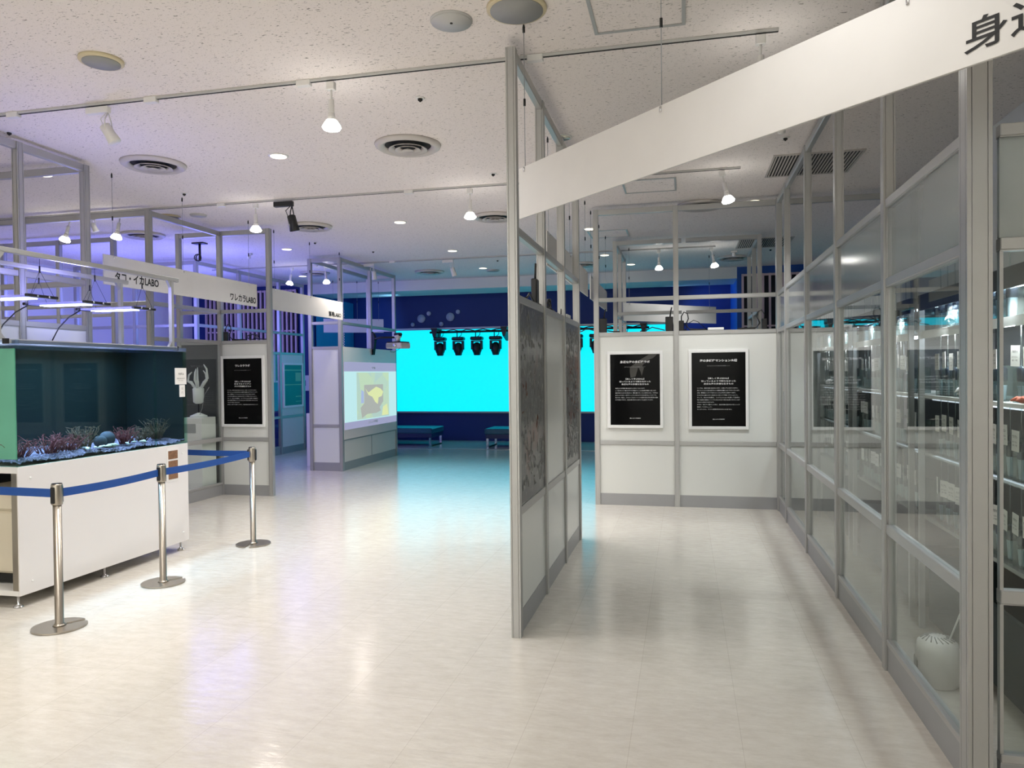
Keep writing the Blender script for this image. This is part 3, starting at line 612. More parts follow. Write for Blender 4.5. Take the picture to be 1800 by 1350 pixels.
# hanging LED lamps
for i, (y, lab) in enumerate(((5.55, 'aquarium lamp panel hanging at the far end of the lamp frame'), (5.02, 'aquarium lamp panel hanging in the middle of the lamp frame'), (4.50, 'aquarium lamp panel hanging nearest the camera, at the picture edge'))):
    t = thing('aquarium_lamp', lab, 'lamp', (-4.86, y, 2.19), 0, 'hanging aquarium lamp panels')
    MB().box(-.27, .27, -.11, .11, 0, .014, .004).build('housing', LEDV, t)
    MB().box(-.22, .2, -.045, .045, -.006, 0).build('led_board', LEDW, t)
    MB().box(.27, .30, -.135, .135, -.003, .018, .004).build('end_bracket', BLACK, t); MB().box(-.30, -.27, -.135, .135, -.003, .018, .004).build('end_bracket', BLACK, t)
    for s in (-1, 1): MB().lathe([(.008, 0), (.008, .004)], 10).xf(Matrix.Translation((.301, s*.05, .008)) @ Matrix.Rotation(RAD(90), 4, 'Y')).build('screw', CHROME, t)
    for x in (-.29, .29):
        for s in (-1, 1): MB().tube([(x, s*.1, .015), (x*.93, 0, .2), (x*.93, 0, .283)], .0015, 5).build('cord', BLACK, t)
        MB().lathe([(.006, 0), (.006, .05)], 8, (x*.93, 0, .18)).build('cord_adjuster', BLACK, t)
    MB().tube([(-.3, -.08, .0), (-.36, -.14, -.06), (-.37, -.24, -.16), (-.38, -.30, -.27)], .005, 6).build('power_cable', BLACK, t)
    light('aquarium_lamp_beam', 'AREA', (-4.86, y, 2.175), 22, (.74, .76, 1), .3, (-4.82, y, 0), 90)
light('aquarium_scatter', 'POINT', (-4.9, 5.1, 2.34), 16, (.36, .36, 1), .15)
# life inside the tank
def weed(x, y, r, h, m, label, seed):
    rnd = random.Random(seed); b = MB()
    for i in range(46):
        a = rnd.uniform(0, 6.28); q = rnd.uniform(0, r*.5); x0, y0 = q*math.cos(a), q*math.sin(a)
        lean = rnd.uniform(.2, 1)*r; hh = h*rnd.uniform(.5, 1); p = [(x0+lean*math.cos(a)*(k/4)**1.4+rnd.uniform(-.006, .006), y0+lean*math.sin(a)*(k/4)**1.4+rnd.uniform(-.006, .006), hh*k/4) for k in range(5)]
        b.tube(p, [.004, .0035, .003, .0025, .001], 4)
        for k in (2, 3, 4):
            b.tube([p[k], (p[k][0]+rnd.uniform(-.03, .03), p[k][1]+rnd.uniform(-.03, .03), p[k][2]+rnd.uniform(0, .02))], [.0025, .001], 4)
    o = b.build('seaweed_clump', m); tag(o, label, 'seaweed', 'seaweed clumps in the aquarium', (x, y, 1.035))
weed(-4.66, 4.36, .13, .12, WEEDR, 'dark red seaweed clump at the near end of the aquarium', 1)
weed(-4.68, 4.62, .14, .14, WEEDR, 'wide dark red seaweed clump left of the round stones', 2)
weed(-4.70, 4.84, .13, .13, WEEDR, 'dark red seaweed clump between two others in the left half of the tank', 7)
weed(-4.70, 4.99, .10, .17, WEEDB, 'tallest brown seaweed clump just left of the round stones', 3)
weed(-4.64, 5.36, .09, .14, WEEDR, 'reddish seaweed clump right of the round stones', 4)
weed(-4.70, 5.62, .13, .12, WEEDB, 'brown seaweed clump behind the glass brace', 5)
weed(-4.70, 5.84, .10, .18, WEEDB, 'thin brown seaweed at the far right end of the tank', 6)
for x, y, r, lab in ((-4.64, 5.10, .05, 'round dark stone in the aquarium, left of two'), (-4.70, 5.24, .062, 'round dark stone in the aquarium, right of two')):
    o = MB().lathe([(r*math.sin(math.pi*k/10)+.0005, -r*math.cos(math.pi*k/10)) for k in range(11)], 20).build('round_stone', STONE); tag(o, lab, 'stone', 'round stones in the aquarium', (x, y, 1.04+r*.8))
rnd = random.Random(8)
for i, y in enumerate((4.86, 4.90, 4.95, 5.0, 5.05, 5.10, 5.14, 5.19, 5.30, 5.42, 5.47, 5.52)):
    r = rnd.uniform(.014, .03)
    o = MB().lathe([(.001, .0), (r*.8, .003), (r, .008), (r*.6, .014), (.001, .018)], 12).build('shell', SHELL)
    tag(o, 'small white shell on the aquarium gravel, %s from the camera end' % ('first', 'second', 'third', 'fourth', 'fifth', 'sixth', 'seventh', 'eighth', 'ninth', 'tenth', 'eleventh', 'twelfth')[i], 'shell', 'white shells on the gravel', (-4.56+rnd.uniform(-.04, .02), y, 1.04)); o.scale = (1, rnd.uniform(1, 1.7), 1); o.rotation_euler = (rnd.uniform(-.3, .3), rnd.uniform(.1, .6), rnd.uniform(0, 3))
# cards stuck on the tank and the cabinet
t = thing('photo_card', 'white card with three creature photos taped on the cabinet front', 'card', (-4.5, 5.79, .66), 90)
MB().box(-.08, .08, -.003, 0, 0, .30).build('sheet', LIME, t)
for z in (.02, .11, .2): MB().box(-.062, .062, -.005, -.003, z, z+.075).build('photo', PHOTO, t)
t = thing('name_card', 'white printed card taped at the right edge of the aquarium glass', 'card', (-4.5, 5.915, 1.53), 90)
MB().box(-.078, .078, -.003, 0, 0, .15).build('sheet', LIME, t); text('マダコ', .022, (0, -.0035, .085), BLACKINK, t, .07, .02, 'CENTER'); text('頭足綱八腕目の仲間です\nさがしてみよう', .03, (0, -.0035, .03), BLACKINK, t, .11, 0, 'CENTER', 'small_print', 1)
t = thing('name_card', 'smaller printed card taped just below the one on the aquarium glass', 'card', (-4.5, 5.93, 1.415), 90)
MB().box(-.035, .04, -.003, 0, 0, .11).build('sheet', LIME, t); text('水温\n15℃', .06, (0, -.0035, .03), GREYINK, t, .03, 0, 'CENTER', 'small_print', 1)

# filter box and tray seen behind the aquarium
o = MB().box(-.22, .22, -.75, .75, 0, .16, .01).build('filter_box', PANEL); tag(o, 'long white filter box behind the top of the aquarium', 'filter box', loc=(-5.68, 4.75, 1.84)); MB().box(.221, .226, -.3, -.08, .09, .12).build('handle', BLACK, o)
MB().box(-.2, .2, -.7, .7, -1.84, 0).build('stand', DARKP, o)

# robot creature model on its pedestal in the glazed booth
o = MB().box(-.15, .15, -.15, .15, 0, 1.06, .004).build('pedestal', PANELG); tag(o, 'white pedestal box inside the glazed booth right of the aquarium', 'pedestal', loc=(-6.29, 8.62, 0)); 
MB().box(-.11, .06, -.154, -.15, .86, .98).build('drawing', GREYINK, o)
t = thing('creature_model', 'white jointed creature model on a round base atop the pedestal', 'model', (-6.29, 8.62, 1.06)); t.scale = (.72, .72, 1)
MB().lathe([(.15, 0), (.15, .02), (.05, .05), (.02, .06)], 24).build('base', SHELL, t)
MB().lathe([(.012, .05), (.012, .2)], 10).build('stem', BLACK, t)
MB().lathe([(.05, .18), (.09, .2), (.1, .38), (.06, .4)], 20).build('body', SHELL, t)
for a, r, h in ((0, .20, .30), (60, .16, .22), (130, .15, .26), (200, .18, .2), (290, .2, .24)):
    ca, sa = math.cos(RAD(a)), math.sin(RAD(a))
    MB().tube([(ca*.05, sa*.05, .38), (ca*.12, sa*.12, .46), (ca*r, sa*r, .40+h*.4), (ca*r*.9, sa*r*.9, .40+h*.8), (ca*r*.6, sa*r*.6, .40+h)], [.022, .024, .02, .016, .006], 10).build('arm', SHELL, t)
MB().tube([(.05, -.05, .02), (.16, -.12, .12), (.2, -.1, .3), (.3, -.1, .4)], .004, 6).build('cable', GREYINK, t)

# white board leaning against the display column, blue tank on pedestal far left
o = MB().box(-.16, .16, -.03, .03, 0, .93, .003).build('white_board', PANELG); tag(o, 'plain white board standing against the left side of the display column', 'board', loc=(-6.34, 11.9, 0)); o.rotation_euler = (0, 0, 0)
o = MB().box(-.25, .25, -.3, .3, 0, .92, .004).build('pedestal', PANELG); tag(o, 'white pedestal under the glowing blue tank in the far left booth', 'pedestal', loc=(-8.35, 12.95, 0))
t = thing('display_tank', 'small glowing blue display tank with white rim in the far left booth', 'aquarium', (-8.32, 12.95, .92))
MB().box(-.2, .2, -.24, .24, .03, .5).build('water', WATERB, t); MB().box(-.215, .215, -.255, .255, .5, .53).box(-.215, .215, -.255, .255, 0, .03).box(-.215, -.2, -.255, -.24, .03, .5).box(.2, .215, -.255, -.24, .03, .5).box(.2, .215, .24, .255, .03, .5).box(-.215, -.2, .24, .255, .03, .5).build('rim', FRAMEW, t)

# ------------------------------------------------------------------ projector
t = thing('projector', 'white projector on a black arm reaching out from the display column', 'projector', (-4.95, 12.35, 2.06), -15)
MB().box(-.17, .17, -.14, .14, 0, .10, .015).build('body', PRJ, t); MB().box(-.16, .16, -.13, .13, .10, .12, .01).build('top_cover', BLACK, t)
MB().box(-.16, -.02, -.143, -.139, .015, .085).build('vent_grille', GREYD, t); MB().lathe([(.032, 0), (.03, .015)], 20).xf(Matrix.Translation((.03, -.14, .05)) @ Matrix.Rotation(RAD(90), 4, 'X')).build('lens_ring', CHROME, t)
MB().tube([(0, 0, .12), (0, 0, .2)], .04, 12).tube([(-.04, 0, .2), (.04, 0, .24)], .05, 12).build('mount', WHITEP, t); MB().box(-.07, .07, -.05, .05, .22, .28, .02).build('joint', BLACK, t)
MB().tube([(-.05, 0, .2), (-.32, -.1, .2), (-.60, .05, .18)], .018, 8).build('arm', BLACK, t)
MB().add([(-.62, -.0, .33), (-.56, -.0, .28), (-.52, -.0, .2), (-.57, -.0, -.1), (-.60, -.0, -.1), (-.64, -.0, .28), (-.62, .06, .33), (-.56, .06, .28), (-.52, .06, .2), (-.57, .06, -.1), (-.60, .06, -.1), (-.64, .06, .28)], [(0, 1, 2, 3, 4, 5)[::-1], (6, 7, 8, 9, 10, 11)]+[(i, (i+1) % 6, (i+1) % 6+6, i+6) for i in range(6)]).build('wall_bracket', BLACK, t)
MB().tube([(-.1, -.1, .0), (-.08, -.12, -.06), (.0, -.13, -.07), (.1, -.12, -.02), (.14, -.1, .02)], .004, 6).build('cable', BLACK, t)
# coiled pull cord by the display column
o = MB().tube([(0, 0, CEIL-2.07)]+[(0, 0, 1.5-.1*i) for i in range(9)]+[(.018*math.cos(k*1.3), .018*math.sin(k*1.3), .68-k*.0095) for k in range(70)], .005, 5).build('coiled_cord', WHITEP); tag(o, 'white coiled cord hanging from the track behind the display column frame', 'cord', loc=(-5.95, 12.25, 2.07))

# ------------------------------------------------------------------ power adapters and loose cables on the wall tops
def adapter(x, y, z, rz, kind, label):
    t = thing('power_adapter', label, 'power adapter', (x, y, z), rz)
    if kind == 'tall':
        MB().box(-.045, .045, -.02, .02, 0, .17, .006).build('body', BLACK, t); MB().tube([(.01, 0, .17), (.02, 0, .24), (.03, 0, .28)], .008, 6).build('antenna', BLACK, t)
        MB().tube([(-.05, 0, .01), (-.12, 0, .03), (-.2, .0, .05), (-.26, 0, .02), (-.34, 0, .006)], .006, 6).tube([(.05, 0, .02), (.12, 0, .01), (.2, 0, .008)], .007, 6).build('cable', BLACK, t)
    elif kind == 'loop':
        MB().box(-.03, .03, -.02, .02, 0, .12, .006).build('body', BLACK, t)
        MB().tube([(0, 0, .11), (.0, 0, .17), (.03, 0, .22), (.07, 0, .2), (.08, 0, .14), (.05, 0, .07), (.09, 0, .02), (.22, 0, .01), (.3, 0, .008)], .007, 6).build('cable', BLACK, t)
        MB().box(.1, .28, -.018, .018, 0, .018, .003).build('plug_strip', BLACK, t)
    elif kind == 'coil':
        MB().tube([(.09*math.cos(k*.7)*(1-.03*k), .01*math.sin(k), .045+.035*math.sin(k*.7)) for k in range(24)], .006, 6).tube([(.05, 0, .02), (.16, 0, .012), (.26, 0, .008)], .006, 6).build('cable', BLACK, t)
    elif kind == 'white':
        MB().box(-.09, .09, -.018, .018, 0, .03, .004).build('body', FRAMEW, t)
        MB().tube([(-.1, 0, .01), (-.2, 0, .1), (-.25, 0, .12), (-.32, 0, .08), (-.34, 0, .01)], .004, 6).build('cable', BLACK, t)
    return t
T0 = 2.078
adapter(-1.0, 5.02, T0, 90, 'tall', 'black router box with antenna on top of the nearest partition bay')
adapter(-1.0, 5.55, T0, 90, 'coil', 'coiled black cable on top of the partition middle bay')
adapter(-1.0, 6.45, T0, 90, 'white', 'white plug strip with a looped cable on the farthest partition bay')
adapter(-.95, 8.95, T0, 0, 'tall', 'black adapter at the left post on top of the two poster wall')
adapter(-.17, 8.95, T0, 0, 'tall', 'black adapter just left of the middle post on the two poster wall')
adapter(-.03, 8.95, T0, 0, 'loop', 'black adapter with a cable loop just right of the middle post')
adapter(.36, 8.95, T0, 0, 'white', 'white plug strip lying on top of the two poster wall')
adapter(.9, 8.95, T0, 180, 'loop', 'black adapter with cable by the corner post of the two poster wall')
adapter(-6.02, 8.85, T0, 0, 'loop', 'black adapter with a cable loop above the left booth poster')
adapter(-5.62, 8.85, T0, 0, 'coil', 'coiled black cable at the right end above the left booth poster')
adapter(1.055, 7.6, T0-.0, 90, 'coil', 'black cable lying on the glazed wall rail') if False else None

# ------------------------------------------------------------------ ceiling fittings
def track(x0, x1, y, joints, label):
    t = thing('lighting_track', label, 'lighting track', ((x0+x1)/2, y, CEIL), 0, 'ceiling lighting tracks'); h = (x1-x0)/2
    MB().box(-h, h, -.015, .015, -.018, 0, .002).build('rail', GREYL, t); MB().box(-h, h, -.008, .008, -.0195, -.0175).build('slot', DARKV, t)
    for j in joints: MB().box(j-(x0+x1)/2-.05, j-(x0+x1)/2+.05, -.022, .022, -.04, -.0, .003).build('joint', WHITEP, t)
track(-8.0, .55, 4.6, (-4.9, -3.7, -2.5, -.9), 'ceiling lighting track nearest the camera')
track(-10.5, .55, 7.6, (-5.2, -2.9), 'ceiling lighting track crossing above the left booths and far aisle')
track(-8.6, .5, 12.25, (-6.5, -5.0), 'farthest ceiling lighting track, near the stage')
def lamp_proto():
    t = thing('track_lamp', 'x', 'track lamp', (0, 0, CEIL-.03), 0, 'flood lamps on the tracks')
    MB().box(-.028, .028, -.02, .02, -.055, 0, .003).build('adapter', WHITEP, t)
    MB().tube([(0, 0, -.05), (0, 0, -.13)], .007, 8).build('stem', WHITEP, t)
    h = MB().lathe([(.018, -.12), (.02, -.122), (.02, -.2), (.024, -.21)], 18).build('socket', WHITEP, t)
    MB().lathe([(.022, -.205), (.025, -.235), (.036, -.258)], 24).build('bulb_neck', WHITEP, t)
    MB().lathe([(.036, -.258), (.048, -.275), (.06, -.295), (.063, -.305), (.055, -.318), (.03, -.326), (.001, -.328)], 24).build('bulb_face', BULB, t)
    return t
lp = lamp_proto()
LAMPS = [(-2.3, 4.6, 0, 'lit flood lamp hanging from the nearest track, above the middle of the hall'), (.45, 4.6, 0, 'lamp at the right end of the nearest track, just above the big sign'),
         (-7.27, 7.6, 20, 'lit flood lamp leftmost on the second track, above the aquarium'), (-6.56, 7.6, 14, 'lit flood lamp second from left on the second track'),
         (-4.76, 7.6, 0, 'lit flood lamp left of the black spotlight'), (-2.21, 7.6, 0, 'lit flood lamp on the second track, left of the middle partition'),
         (.37, 7.6, -12, 'bright flood lamp above the right aisle, below the big sign'), (-6.95, 12.25, 10, 'lit flood lamp above the short hanging sign, left one'),
         (-6.3, 12.25, -6, 'lit flood lamp just behind the display column post'), (-.39, 12.25, 0, 'bright flood lamp left of two behind the two poster wall'), (.43, 12.25, -10, 'bright flood lamp right of two behind the two poster wall')]
for i, (x, y, a, lab) in enumerate(LAMPS):
    o = lp if i == 0 else copy_tree(lp); o.location = (x, y, CEIL-.03); o['label'] = lab
    if a: o.rotation_euler = (0, RAD(a), 0)
def spot(x, y, m, label, tilt, s=1.0):
    t = thing('track_spotlight', label, 'spotlight', (x, y, CEIL-.03)); t.scale = (s, s, s)
    MB().box(-.11, .07, -.02, .02, -.045, 0, .004).build('adapter', m, t)
    MB().tube([(.06, 0, -.04), (.065, -.035, -.1), (.065, -.04, -.17)], .005, 6).tube([(.06, 0, -.04), (.055, .035, -.1), (.065, .04, -.17)], .005, 6).tube([(.05, 0, -.04), (.0, 0, -.08), (.02, 0, -.13), (.05, 0, -.12)], .004, 6).build('yoke', m, t)
    MB().lathe([(.018, .06), (.036, .05), (.038, -.02), (.044, -.075), (.04, -.08)], 20).xf(Matrix.Translation((.065, 0, -.18)) @ Matrix.Rotation(RAD(tilt), 4, 'Y') @ Matrix.Rotation(RAD(12), 4, 'X')).build('head', m, t)
spot(-4.13, 4.6, WHITEP, 'white spotlight tilted down on the nearest track, upper left', -28, 1.05)
spot(-4.38, 7.6, BLACK, 'black spotlight on the second track', -8, 1.3)
spot(-5.42, 12.25, WHITEP, 'small lit white spotlight on the far track above the projector', 0, 1.1)
spot(-3.95, 12.25, WHITEP, 'small white spotlight on the far track before the stage', -15, 1.1)
spot(-7.0, 7.6, WHITEP, 'small white spotlight at the left end of the second track', -20, .8)
# diffusers
def diffuser_proto():
    t = thing('ceiling_diffuser', 'x', 'air diffuser', (0, 0, CEIL), 0, 'round ceiling air diffusers')
    MB().lathe([(.2, -.006), (.27, -.004), (.27, .0)], 48).build('back_plate', DARKV, t)  # flat dark plate in place of the shaded recess between the rings
    for nm, prof in (('flange', [(.288, -.001), (.28, -.022), (.25, -.04), (.20, -.012), (.20, -.007), (.25, -.032), (.27, -.004)]), ('ring', [(.168, -.05), (.118, -.022), (.118, -.018), (.168, -.044)]), ('ring', [(.112, -.054), (.066, -.03), (.066, -.026), (.112, -.048)]), ('ring', [(.05, -.058), (.001, -.036), (.001, -.032), (.05, -.052)])):
        n = 48; V = []; F = []; m_ = len(prof)
        for r, z in prof:
            for i in range(n): a = 2*math.pi*i/n; V.append((r*math.cos(a), r*math.sin(a), z))
        for k in range(m_):
            for i in range(n): F.append((k*n+i, k*n+(i+1) % n, ((k+1) % m_)*n+(i+1) % n, ((k+1) % m_)*n+i))
        MB().add(V, F, True).build(nm, BRIM, t)
    return t
dp = diffuser_proto()
for i, (x, y, lab) in enumerate(((-2.33, 6.1, 'round air diffuser between the nearest two tracks, centre'), (-4.83, 6.02, 'round air diffuser between the nearest two tracks, left'), (-4.86, 9.06, 'round air diffuser above the short hanging sign'), (-7.37, 8.95, 'round air diffuser half hidden above the left booth frame'),
        (-2.33, 9.15, 'round air diffuser touching the left edge of the middle partition'), (.21, 9.2, 'round air diffuser above the two poster wall'), (.86, 13.6, 'far round air diffuser beside the right pair of flood lamps'), (-4.82, 13.7, 'far round air diffuser before the stage bulkhead'), (-1.8, 13.6, 'far round air diffuser seen through the partition frames'), (-7.0, 13.2, 'far round air diffuser behind the short hanging sign'))):
    o = dp if i == 0 else copy_tree(dp); o.location = (x, y, CEIL); o['label'] = lab
def disc(name, label, cat, x, y, r, rim, face, th=.02, rw=.02, dot=False):
    t = thing(name, label, cat, (x, y, CEIL), 0, 'round ceiling plates')
    MB().lathe([(r-.006, -th), (r, -th+.006), (r, 0)], 40).build('rim', rim, t); MB().lathe([(.001, -th-.004), (r-rw, -th-.004), (r-rw, -th)], 40).build('grille', face, t)
    if dot: MB().lathe([(.008, -th-.008), (.008, -th-.002)], 10).build('knob', DARKV, t)
disc('ceiling_speaker', 'grey ceiling speaker with cream rim at upper left', 'ceiling speaker', -3.56, 3.98, .13, CREAM, GREYD)
disc('ceiling_speaker', 'largest grey ceiling speaker with cream rim at the top centre', 'ceiling speaker', -.88, 3.98, .165, CREAM, GREYD)
disc('ceiling_cover', 'plain pale ceiling cover with a small centre dot, left of the largest speaker', 'ceiling cover', -1.27, 4.03, .12, GREYL, GREYL, .012, .006, True)
disc('ceiling_speaker', 'small ceiling speaker left of two above the left booths', 'ceiling speaker', -6.24, 8.03, .14, CREAM, GREYD)
disc('ceiling_cover', 'plain pale ceiling cover right of two above the left booths', 'ceiling cover', -5.84, 8.06, .1, GREYL, GREYL, .012, .006)
disc('ceiling_speaker', 'small grey ceiling speaker near the stage bulkhead', 'ceiling speaker', -3.6, 13.9, .13, GREYL, GREYD)
def downlight(x, y, lit, label):
    t = thing('recessed_downlight', label, 'downlight', (x, y, CEIL), 0, 'recessed ceiling downlights')
    MB().lathe([(.075, -.008), (.09, -.004), (.09, 0)], 28).build('trim_ring', WHITEP, t); MB().lathe([(.001, -.012), (.07, -.012), (.074, -.007)], 24).build('reflector', GLOW if lit else DIMG, t)
for x, y, lit, lab in ((-3.58, 6.1, 1, 'downlight between the two nearest round air diffusers'), (-3.62, 9.15, 1, 'downlight right of the diffuser above the short sign'), (-1.0, 6.25, 0, 'unlit downlight beside the top of the middle partition'), (.82, 9.17, 1, 'warm lit downlight left of the near slotted vent'),
        (-6.1, 6.05, 1, 'lit downlight inside the left booth frame'), (-7.46, 13.56, 1, 'lit downlight behind the short sign'), (-1.31, 12.67, 1, 'lit downlight just left of the far booth post'), (-1.27, 10.3, 1, 'lit downlight left of the two poster wall frame'), (-.95, 13.9, 1, 'lit downlight inside the far booth frame'), (1.1, 13.75, 1, 'lit downlight below the far slotted vent'), (-3.65, 11.5, 1, 'lit downlight in the middle ceiling before the stage'), (-3.7, 13.55, 1, 'lit downlight nearest the stage bulkhead'), (-6.1, 10.6, 1, 'lit downlight at the top of the display column')):
    downlight(x, y, lit, lab)
def sprinkler(x, y, label):
    t = thing('sprinkler_head', label, 'sprinkler', (x, y, CEIL), 0, 'ceiling sprinkler heads')
    MB().lathe([(.03, -.006), (.036, 0)], 20).build('rose', WHITEP, t); MB().lathe([(.016, -.02), (.018, -.006)], 14).lathe([(.007, -.028), (.007, -.018)], 10).build('nozzle', DARKV, t)
for x, y, lab in ((-1.85, 5.1, 'sprinkler head left of the partition, just past the nearest track'), (-1.85, 7.2, 'sprinkler head left of the partition, before the second track'), (-5.32, 4.95, 'sprinkler head above the left booth corner'), (-5.3, 7.08, 'sprinkler head above the aquarium, before the second track'),
        (.86, 6.76, 'sprinkler head above the near slotted vent'), (-4.9, 11.2, 'sprinkler head right of the display column frame'), (-3.2, 12.7, 'sprinkler head in the far middle ceiling'), (.5, 13.2, 'sprinkler head behind the right pair of flood lamps'), (-5.4, 10.2, 'sprinkler head above the short hanging sign'), (1.4, 12.9, 'sprinkler head right of the far slotted vent')): sprinkler(x, y, lab)
def detector(x, y, label):
    t = thing('smoke_detector', label, 'smoke detector', (x, y, CEIL), 0, 'ceiling sensors')
    MB().box(-.05, .05, -.035, .035, -.03, 0, .004).build('base', WHITEP, t); MB().lathe([(.02, -.09), (.03, -.08), (.03, -.03)], 16).build('sensor', WHITEP, t)
detector(.78, 6.35, 'small white ceiling sensor above the near slotted vent, under the big sign'); detector(.82, 12.9, 'small white ceiling sensor beside the far slotted vent'); detector(-6.9, 10.8, 'small white ceiling sensor above the end of the long hanging sign')
t = thing('ceiling_mount', 'dark ceiling mount with a coiled cable above the long hanging sign', 'mount', (-7.05, 9.75, CEIL))
MB().box(-.1, .1, -.06, .06, -.02, 0, .004).build('plate', BLACK, t); MB().tube([(0, 0, -.02), (0, 0, -.27)], .018, 10).build('stem', BLACK, t)
MB().tube([(-.03+.05*math.cos(k*.6), .02*math.sin(k*.3), -.22+.05*math.sin(k*.6)) for k in range(22)], .008, 6).build('coiled_cable', BLACK, t)
# slotted vents
def vent(x0, x1, y0, y1, label):
    t = thing('ceiling_vent', label, 'vent', ((x0+x1)/2, (y0+y1)/2, CEIL), 0, 'slotted ceiling vents'); a, b = (x1-x0)/2, (y1-y0)/2
    MB().box(-a, a, -b, b, -.004, 0).build('duct_shade', DARKV, t); MB().box(-a-.02, -a, -b-.02, b+.02, -.012, 0).box(a, a+.02, -b-.02, b+.02, -.012, 0).box(-a, a, -b-.02, -b, -.012, 0).box(-a, a, b, b+.02, -.012, 0).build('frame', BRIM, t)  # flat dark sheet painted as the shade behind the slats
    n = 26
    for i in range(n):
        if i == 9: continue
        x = -a+2*a*(i+.5)/n; MB().box(x-.005, x+.005, -b, b, -.012, -.004).build('slat', BRIM, t)
vent(.84, 1.6, 7.3, 8.05, 'near slotted air vent above the right aisle'); vent(.84, 1.6, 11.75, 12.6, 'far slotted air vent above the booth behind the two poster wall')
# access hatches
def hatch(x, y, sx, sy, label):
    t = thing('access_hatch', label, 'access hatch', (x, y, CEIL), 0, 'square ceiling access hatches'); MB().box(-sx, sx, -sy, sy, -.004, 0).build('door', CEILM, t)
    MB().box(-sx-.02, -sx, -sy-.02, sy+.02, -.01, 0).box(sx, sx+.02, -sy-.02, sy+.02, -.01, 0).box(-sx, sx, -sy-.02, -sy, -.01, 0).box(-sx, sx, sy, sy+.02, -.01, 0).build('frame', ALU, t)
hatch(-.24, 4.14, .24, .24, 'square ceiling access hatch at the top edge beside the largest speaker'); hatch(-1.05, 10.75, .26, .26, 'square ceiling access hatch seen through the two poster wall frame'); hatch(-.35, 8.1, .26, .26, 'square ceiling access hatch just under the big sign')

# ------------------------------------------------------------------ specimen racks behind the glass
NAMES = ['イボニシ', 'タカラガイ', 'ウノアシ', 'クボガイ', 'ヤドカリ', 'ヒトデ', 'アメフラシ', 'ウミウシ', 'カサガイ', 'イソガニ']
CARD = []
for i, nme in enumerate(NAMES):
    me = text_mesh(nme, .014, .052, .02, 1, 'CENTER'); me.materials.append(BLACKINK); CARD.append(me)
lines_me = text_mesh('潮だまりの生きもの\n岩礁にくらす仲間', .024, .052, .0, 1, 'CENTER'); lines_me.materials.append(BLACKINK)
SHZ = [1.83, 1.44, 1.09, .70]
def tank_proto():
    t = thing('specimen_tank', 'x', 'specimen tank')
    w_, d_, h_ = .046, .06, .17
    MB().box(-w_, w_, -d_, -d_+.003, 0, h_).box(-w_, w_, d_-.003, d_, 0, h_).box(-w_, -w_+.003, -d_, d_, 0, h_).box(w_-.003, w_, -d_, d_, 0, h_).box(-w_, w_, -d_, d_, 0, .003).build('acrylic_box', ACRYL, t)
    MB().lathe([(.016, .005), (.018, .01), (.023, .09), (.023, .095)], 12, (0, -.034, 0)).build('filter_tube', TUBEW, t)
    MB().lathe([(.022, .095), (.025, .10), (.025, .155), (.016, .165)], 12, (0, -.034, 0)).build('cap', CAPB, t)
    MB().tube([(.035, -.055, .16), (.035, -.057, .36)], .003, 5).build('air_line', ACRYL, t)
    c = MB().box(-.038, .038, -.001, .001, -.095, 0).build('name_card', LIME, t, (0, -.066, .26))
    o = bpy.data.objects.new('lettering', CARD[0]); C.objects.link(o); o.parent = c; o.location = (0, -.001, -.035)
    o = bpy.data.objects.new('small_print', lines_me); C.objects.link(o); o.parent = c; o.location = (0, -.001, -.072)
    return t
ORD = ('first', 'second', 'third', 'fourth', 'fifth', 'sixth', 'seventh', 'eighth', 'ninth', 'tenth', 'eleventh', 'twelfth', 'thirteenth', 'fourteenth', 'fifteenth')
tp = tank_proto(); tp_used = False; rnd = random.Random(12)
RACKS = [(3.32, 5.02, 'nearest rack'), (5.2, 6.85, 'middle rack'), (7.0, 8.6, 'farthest rack')]
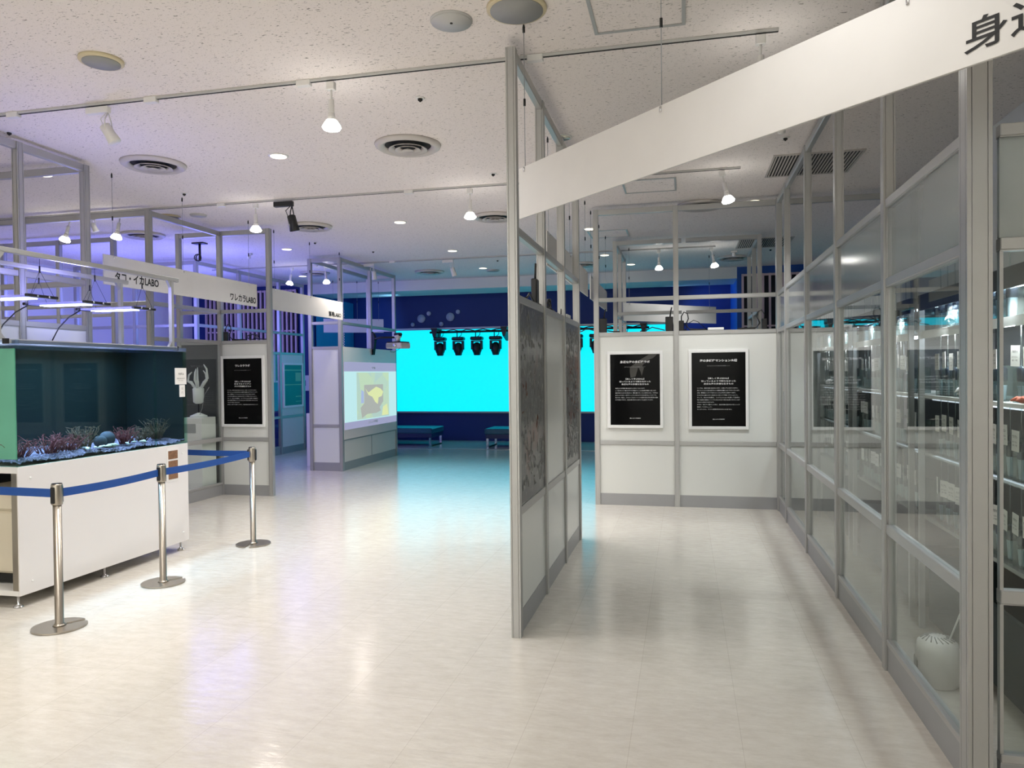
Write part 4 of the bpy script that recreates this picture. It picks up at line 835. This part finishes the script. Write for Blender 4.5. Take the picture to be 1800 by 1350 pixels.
for ri, (y0, y1, rn) in enumerate(RACKS):
    t = thing('aquarium_rack', 'dark rack of specimen shelves behind the right glass wall, %s' % rn, 'rack', (1.62, (y0+y1)/2, 0), -90, 'specimen racks behind the glass'); h = (y1-y0)/2
    for sx in (-h+.015, h-.015):
        for sy in (-.2, .2): MB().box(sx-.015, sx+.015, sy-.015, sy+.015, 0, 2.0).build('upright', ALU, t)
    for z in SHZ: MB().box(-h, h, -.19, .19, z-.02, z).build('shelf', FRAMEW if z == 1.44 else FROST, t)
    for k, z in enumerate([1.985]+[q-.02 for q in SHZ[:-1]]): MB().box(-h+.05, h-.05, -.15, -.12, z-.012, z).build('light_strip', STRIP if k < 2 else STRIPD, t)
    MB().box(-h, h, -.21, .21, 1.985, 2.05).box(-h, h, -.215, -.205, 1.955, 2.05).build('hood', DARKP, t); MB().box(-h, h, -.195, -.19, 1.785, 1.832).build('shelf_lip', FRAMEW, t); MB().box(-h, h, .2, .21, .1, 1.985).build('back_board', DARKP, t)
    MB().box(-h+.04, h-.04, -.17, .17, .06, .46, .01).build('sump_tank', TANKB, t)
    for q in (.25, .75):
        for zz, pw_ in ((1.95, 5), (1.79, 1.8)): light('rack_led', 'AREA', (1.455, y0+(y1-y0)*q, zz), pw_, COOL, .12, (1.53, y0+(y1-y0)*q, 0), 130)
    n = int((y1-y0-.06)/.118)
    for k, z in ((1, SHZ[1]), (2, SHZ[2]), (3, SHZ[3]), (0, SHZ[0])):
        for i in range(n):
            if rnd.random() < .10: continue
            yy = y0+.09+i*.118
            o = tp if not tp_used else copy_tree(tp); tp_used = True
            o.location = (1.52, yy, z+.001); o.rotation_euler = (0, 0, RAD(-90))
            sh = ('top shelf', 'second shelf', 'third shelf', 'lowest shelf')[k]
            o['label'] = 'specimen tank, %s of the %s behind glass, %s from near end' % (sh, rn, ORD[i]); o['group'] = 'specimen tanks on the %s of the %s' % (sh, rn)
            for c in list(o.children):
                if c.name.startswith('name_card'):
                    c.location.z = (.27, .25, .235, .245)[k]+rnd.uniform(-.012, .012) ; c.rotation_euler = (0, rnd.uniform(-.05, .05), rnd.uniform(-.25, .25))
                    if k == 0:
                        for g_ in list(c.children): bpy.data.objects.remove(g_)
                        bpy.data.objects.remove(c); continue
                    for g_ in c.children:
                        if g_.name.startswith('lettering'): g_.data = rnd.choice(CARD)
                if c.name.startswith('filter_tube') or c.name.startswith('cap'):
                    if rnd.random() < .12: c.scale = (1, 1, .8)
for i, (y, z, m, nm, lab) in enumerate(((3.62, 1.445, ORANGE, 'starfish', 'orange starfish on the second shelf near the picture edge'), (4.35, 1.445, SHELL, 'shell_cluster', 'white shell cluster on the second shelf of the nearest rack'), (4.55, 1.835, SHELL, 'shell_cluster', 'pale shell cluster on the top shelf of the nearest rack'), (8.0, 1.445, SHELL, 'shell_cluster', 'white shell cluster on the farthest rack'))):
    b = MB(); rnd = random.Random(i+40)
    for k in range(5 if nm == 'starfish' else 12):
        a = k*6.283/5 if nm == 'starfish' else rnd.uniform(0, 6.28); r = .05 if nm == 'starfish' else rnd.uniform(.02, .055); hh = .02 if nm == 'starfish' else rnd.uniform(.02, .06)
        b.tube([(0, 0, .01), (r*.5*math.cos(a), r*.5*math.sin(a), hh), (r*math.cos(a), r*math.sin(a), hh*.6)], [.012, .012, .003], 6)
    o = b.build(nm, m); tag(o, lab, nm.split('_')[0], loc=(1.43, y, z))
# air circulator on the floor behind the glass
t = thing('air_circulator', 'round white fan heater standing on the floor behind the right glass', 'fan', (1.24, 4.12, 0), -105)
MB().lathe([(.085, 0), (.095, .01), (.098, .05), (.1, .16), (.092, .215), (.06, .24), (.001, .245)], 32).build('body', WHITEP, t)
MB().box(-.055, .055, -.106, -.085, .05, .13, .012).build('outlet', mat('dark_olive_grille', (92, 96, 84), .6), t)
g = MB()
for k in range(18):
    a = 2*math.pi*k/18; g.tube([(.04*math.cos(a), .04*math.sin(a), .248), (.078*math.cos(a+.3), .078*math.sin(a+.3), .232)], .003, 4)
g.build('top_grille', GREYD, t)
MB().tube([(.02, .05, .23), (.06, .1, .4), (.02, .16, .62), (.04, .2, .9)], .005, 6).build('cable', FRAMEW, t)
light('enclosure_light', 'AREA', (1.9, 5.6, 3.0), 0.5, COOL, .3, (1.9, 5.6, 0))  # faint overhead area light, no fitting modelled
